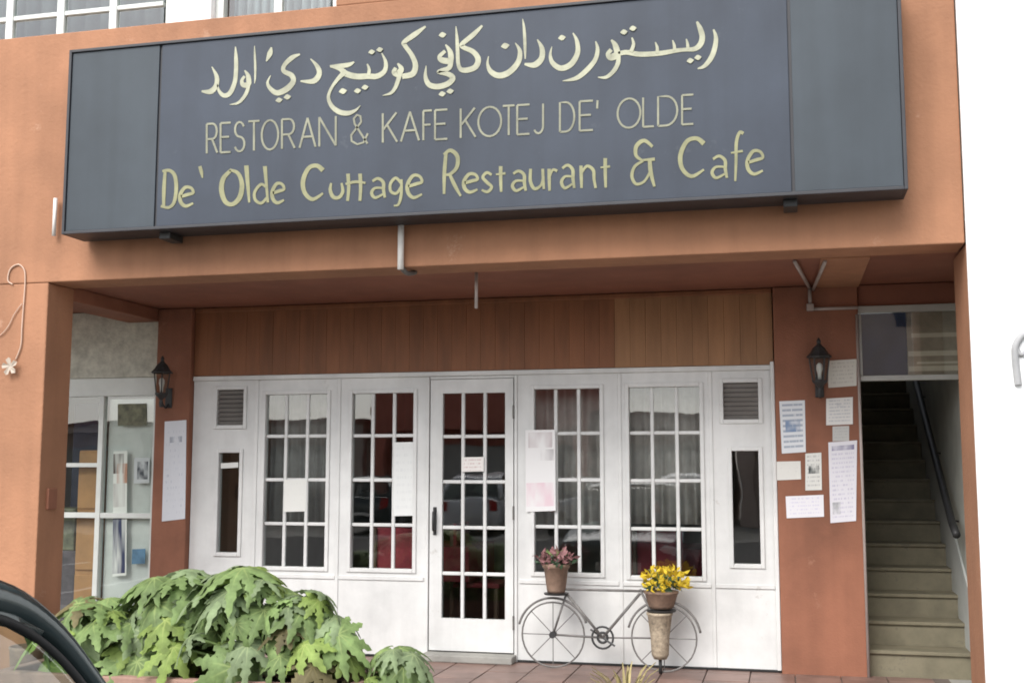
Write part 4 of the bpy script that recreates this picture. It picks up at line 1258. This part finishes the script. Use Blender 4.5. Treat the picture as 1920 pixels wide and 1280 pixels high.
# ------------------------------------------------------------------ cars
def car(loc, rz, paint, label, group=None):
    t = thing('parked_car', label, 'car', (0, 0, 0), group)
    def prof_w(x):
        e = abs(x) / 1.9
        return .80 * (1 - .10 * e ** 4)
    def belt(x):
        return .93 if -1.5 < x < .86 else (.93 - .20 * ((x - .86) / 1.0) ** 1.3 if x >= .86 else .93 - .05 * (-1.5 - x) / .35)
    xs = [-1.86, -1.84, -1.7, -1.4, -1.0, -.5, 0, .5, .86, 1.1, 1.4, 1.65, 1.8, 1.86]
    vs_, fs = [], []
    for i, x in enumerate(xs):
        w, b = prof_w(x), belt(x)
        if i in (0, len(xs) - 1):
            w, b = w * .9, b * .85
        sec = [(w * .86, .2), (w * .98, .32), (w, .55), (w * .985, b - .12), (w * .93, b - .015), (w * .84, b), (w * .4, b + .02)]
        pts = [(-y, z) for y, z in sec] + [(y, z) for y, z in reversed(sec)]
        vs_ += [(x, y, z) for y, z in pts]
    n = 14
    for i in range(len(xs) - 1):
        for k_ in range(n):
            l = (k_ + 1) % n
            fs.append((i * n + k_, i * n + l, (i + 1) * n + l, (i + 1) * n + k_))
    fs += [tuple(range(n)), tuple((len(xs) - 1) * n + k_ for k_ in reversed(range(n)))]
    # the cabin is open above the belt: leave out the deck faces between the windscreens
    fs = [f_ for f_ in fs if not (len(f_) == 4 and all(vs_[i][2] >= belt(vs_[i][0]) - .001 and -1.45 <= vs_[i][0] <= .9 for i in f_))]
    body = MB().add(vs_, fs).build('body', paint, t, smooth=True)
    top = [(-1.62, .93), (-1.52, 1.12), (-1.38, 1.32), (-1.22, 1.41), (-.9, 1.452), (-.4, 1.465), (0, 1.452), (.22, 1.435), (.34, 1.418), (.43, 1.392), (.50, 1.355), (.57, 1.297), (.65, 1.20), (.75, 1.075), (.88, .93)]
    def yw(z):
        return .585 + .155 * ((1.46 - z) / .53)
    # roof skin with rolled edges
    rp_ = top[2:11]
    vs_, fs = [], []
    us = [-1, -.97, -.88, -.6, 0, .6, .88, .97, 1]
    for (x, z) in rp_:
        for u in us:
            vs_.append((x, u * (yw(z) + .02), z + .02 - .055 * abs(u) ** 6 + .012 * (1 - u * u)))
    m_ = len(us)
    for i in range(len(rp_) - 1):
        for k_ in range(m_ - 1):
            fs.append((i * m_ + k_, i * m_ + k_ + 1, (i + 1) * m_ + k_ + 1, (i + 1) * m_ + k_))
    ro = MB().add(vs_, fs).build('roof', paint, t, smooth=True)
    ro.modifiers.new('solid', 'SOLIDIFY').thickness = .025
    for s_ in (-1, 1):
        ap = crom([(x, s_ * yw(z), z - .012) for x, z in top[8:]], 3)
        MB().tube(ap, [.034 - .020 * min(1, i / (len(ap) * .7)) for i in range(len(ap))], 10).build('front_pillar', paint, t, smooth=True)
        MB().tube([(x, s_ * (yw(z - .03) + .004), z - .03) for x, z, in [(q[0] - .022, q[2] - .0) for q in ap]], .008, 8).build('window_seal', M['rubber'], t, smooth=True)
        MB().tube([(x, s_ * yw(z), z - .012) for x, z in top[2::-1]], .05, 10).build('rear_pillar', paint, t, smooth=True)
        MB().tube([(x, s_ * (yw(z) + .003), z - .02) for x, z in top[2:9]], .024, 8).build('roof_rail', paint, t, smooth=True)
        MB().tube([(-.42, s_ * .765, .92), (-.45, s_ * yw(1.44), 1.44)], .03, 8).build('middle_pillar', M['rubber'], t, smooth=True)
        MB().tube([(-1.5, s_ * .765, .935), (.84, s_ * .765, .935)], .012, 6).build('belt_strip', M['rubber'], t)
        for xr, nm in (((-1.45, -.46), 'rear_side_window'), ((-.40, .84), 'front_side_window')):
            tp = [(x, z) for x, z in crom(top, 4) if xr[0] <= x <= xr[1]]
            vs_, fs = [], []
            for x, z in tp:
                z = max(z - .045, .936)
                vs_ += [(x, s_ * .755, .93), (x, s_ * (yw(z) - .012), z)]
            for i in range(len(tp) - 1):
                fs.append((2 * i, 2 * i + 2, 2 * i + 3, 2 * i + 1))
            MB().add(vs_, fs).build(nm, M['car_glass'], t, smooth=True)
        mi = MB().lathe((0, 0, 0), [(.02, -.075), (.075, -.05), (.085, 0), (.075, .05), (.02, .075)], 12)
        mi.v = [(.62 + v_[0] * .6, s_ * (.93) + v_[1] * 1.1, 1.02 + v_[2]) for v_ in mi.v]
        mi.box(.58, .66, min(s_ * .76, s_ * .88), max(s_ * .76, s_ * .88), .955, .985)
        mi.build('door_mirror', paint, t, smooth=False)
        hl = MB().lathe((0, 0, 0), [(.02, -.05), (.07, -.03), (.08, 0), (.07, .03), (.02, .05)], 12)
        hl.v = [(1.80 + v_[2] * .9, s_ * .58 + v_[1] * 1.8, .66 + v_[0]) for v_ in hl.v]
        hl.build('headlight', M['lamp_clear'], t, smooth=True)
        tl = MB().box(-1.875, -1.83, min(s_ * .5, s_ * .68), max(s_ * .5, s_ * .68), .62, .88)
        tl.build('tail_light', M['lamp_red'], t, bevel=.01)
        for x in (-1.15, 1.2):
            w = MB()
            pr = [(.17, -.1), (.27, -.1), (.3, -.07), (.3, .07), (.27, .1), (.17, .1)]
            w.lathe((0, 0, 0), pr, 28)
            w.v = [(x + v_[0], s_ * .74 + v_[2], .30 + v_[1]) for v_ in w.v]
            tyre = w.build('wheel', M['rubber'], t, smooth=False)
            rm = MB().lathe((0, 0, 0), [(.18, -.02), (.175, .02), (.05, .03), (.03, .04)], 20)
            rm.v = [(x + v_[0], s_ * (.825 + v_[2]), .30 + v_[1]) for v_ in rm.v]
            rm.build('rim', M['rim_metal'], tyre)
    for nm, seg in (('windscreen', top[9:]), ('rear_window', top[:3])):
        vs_, fs = [], []
        for x, z in seg:
            for u in (-1, -.5, 0, .5, 1):
                vs_.append((x + .06 * (1 - u * u) * (1 if nm == 'windscreen' else -1), u * (yw(z) - .01), z - .005))
        for i in range(len(seg) - 1):
            for k_ in range(4):
                fs.append((i * 5 + k_, i * 5 + k_ + 1, (i + 1) * 5 + k_ + 1, (i + 1) * 5 + k_))
        MB().add(vs_, fs).build(nm, M['car_glass'], t, smooth=True)
    for s_ in (-.36, .36):
        MB().box(-.35, .15, s_ - .24, s_ + .24, .45, .6).build('seat', M['seat_grey'], t, bevel=.04)
        sb_ = MB().box(-.5, -.36, s_ - .23, s_ + .23, .55, 1.05)
        sb_.box(-.5, -.4, s_ - .12, s_ + .12, 1.08, 1.28)
        sb_.build('seat_back', M['seat_grey'], t, bevel=.035)
    MB().box(.55, .98, -.7, .7, .7, .9).build('dashboard', M['rubber'], t, bevel=.04)
    MB().box(-1.5, .9, -.7, .7, .28, .34).build('cabin_floor', M['rubber'], t)
    for s_, x in ((1, 1.865), (-1, -1.868)):
        MB().box(min(x, x + .01 * s_), max(x, x + .01 * s_), -.26, .26, .42, .53).build('number_plate', M['paper_plain'], t)
    t.location = loc
    t.rotation_euler.z = rz
    return t
car((-1.96, 1.38, ST + .008), math.pi / 2, M['car_dark'], 'dark car parked nose in at the bottom left corner')

# ------------------------------------------------------------------ the other side of the street (seen in the window glass)
def opposite(name, label, x0, x1, h, m, y=-16.6):
    t = thing(name, label, 'building', ((x0 + x1) / 2, y, ST))
    MB().box(x0, x1, y - 7, y - .9, ST, 2.6).build('wall', M[m], t)
    MB().box(x0, x1, y - 7, y, 2.602, h).build('upper_wall', M[m], t)
    MB().box(x0 - .1, x1 + .1, y - 7.1, y + .15, h + .002, h + .12).build('roof_slab', M['roof_tile'], t)
    n = max(1, int((x1 - x0) / 3.4))
    for i in range(n + 1):
        x = x0 + (x1 - x0 - .4) * i / n
        boxo('pillar', M[m], t, x, x + .4, y - .4, y - .02, ST, 2.6, .02)
        if i < n:
            boxo('shutter', M['alu_grey'], t, x + .7, x + (x1 - x0) / n - .4, y - .89, y - .82, ST, 2.2, .02)
            if h > 4:
                boxo('upper_window', M['navy'], t, x + 1.0, x + 2.4, y + .003, y + .05, h - 1.6, h - .6, .01)
opposite('opposite_shop', 'two storey red shop across the street, tallest behind the camera', -12.4, -5.7, 5.6, 'opposite_red')
opposite('opposite_shop', 'low brown shop across the street to the right of the red one', -5.4, -1.6, 2.95, 'opposite_grey')
opposite('opposite_shop', 'tall brown shop across the street straight behind the camera', -1.3, 9, 7.0, 'opposite_grey')
opposite('opposite_shop', 'low brown shop across the street to the left of the red one', -32, -12.7, 2.85, 'opposite_grey')
for x, m, l in ((-2.4, 'car_white', 'white car parked across the street before the right brown shop'), (-4.9, 'car_silver', 'silver car parked across the street between the two brown and red shops'),
                (-7.6, 'car_white', 'white car parked across the street before the red shop'), (-10.4, 'car_dark', 'dark car parked across the street before the red shop')):
    car((x, -12.4, ST + .008), -math.pi / 2, M[m], l, 'cars parked across the street')
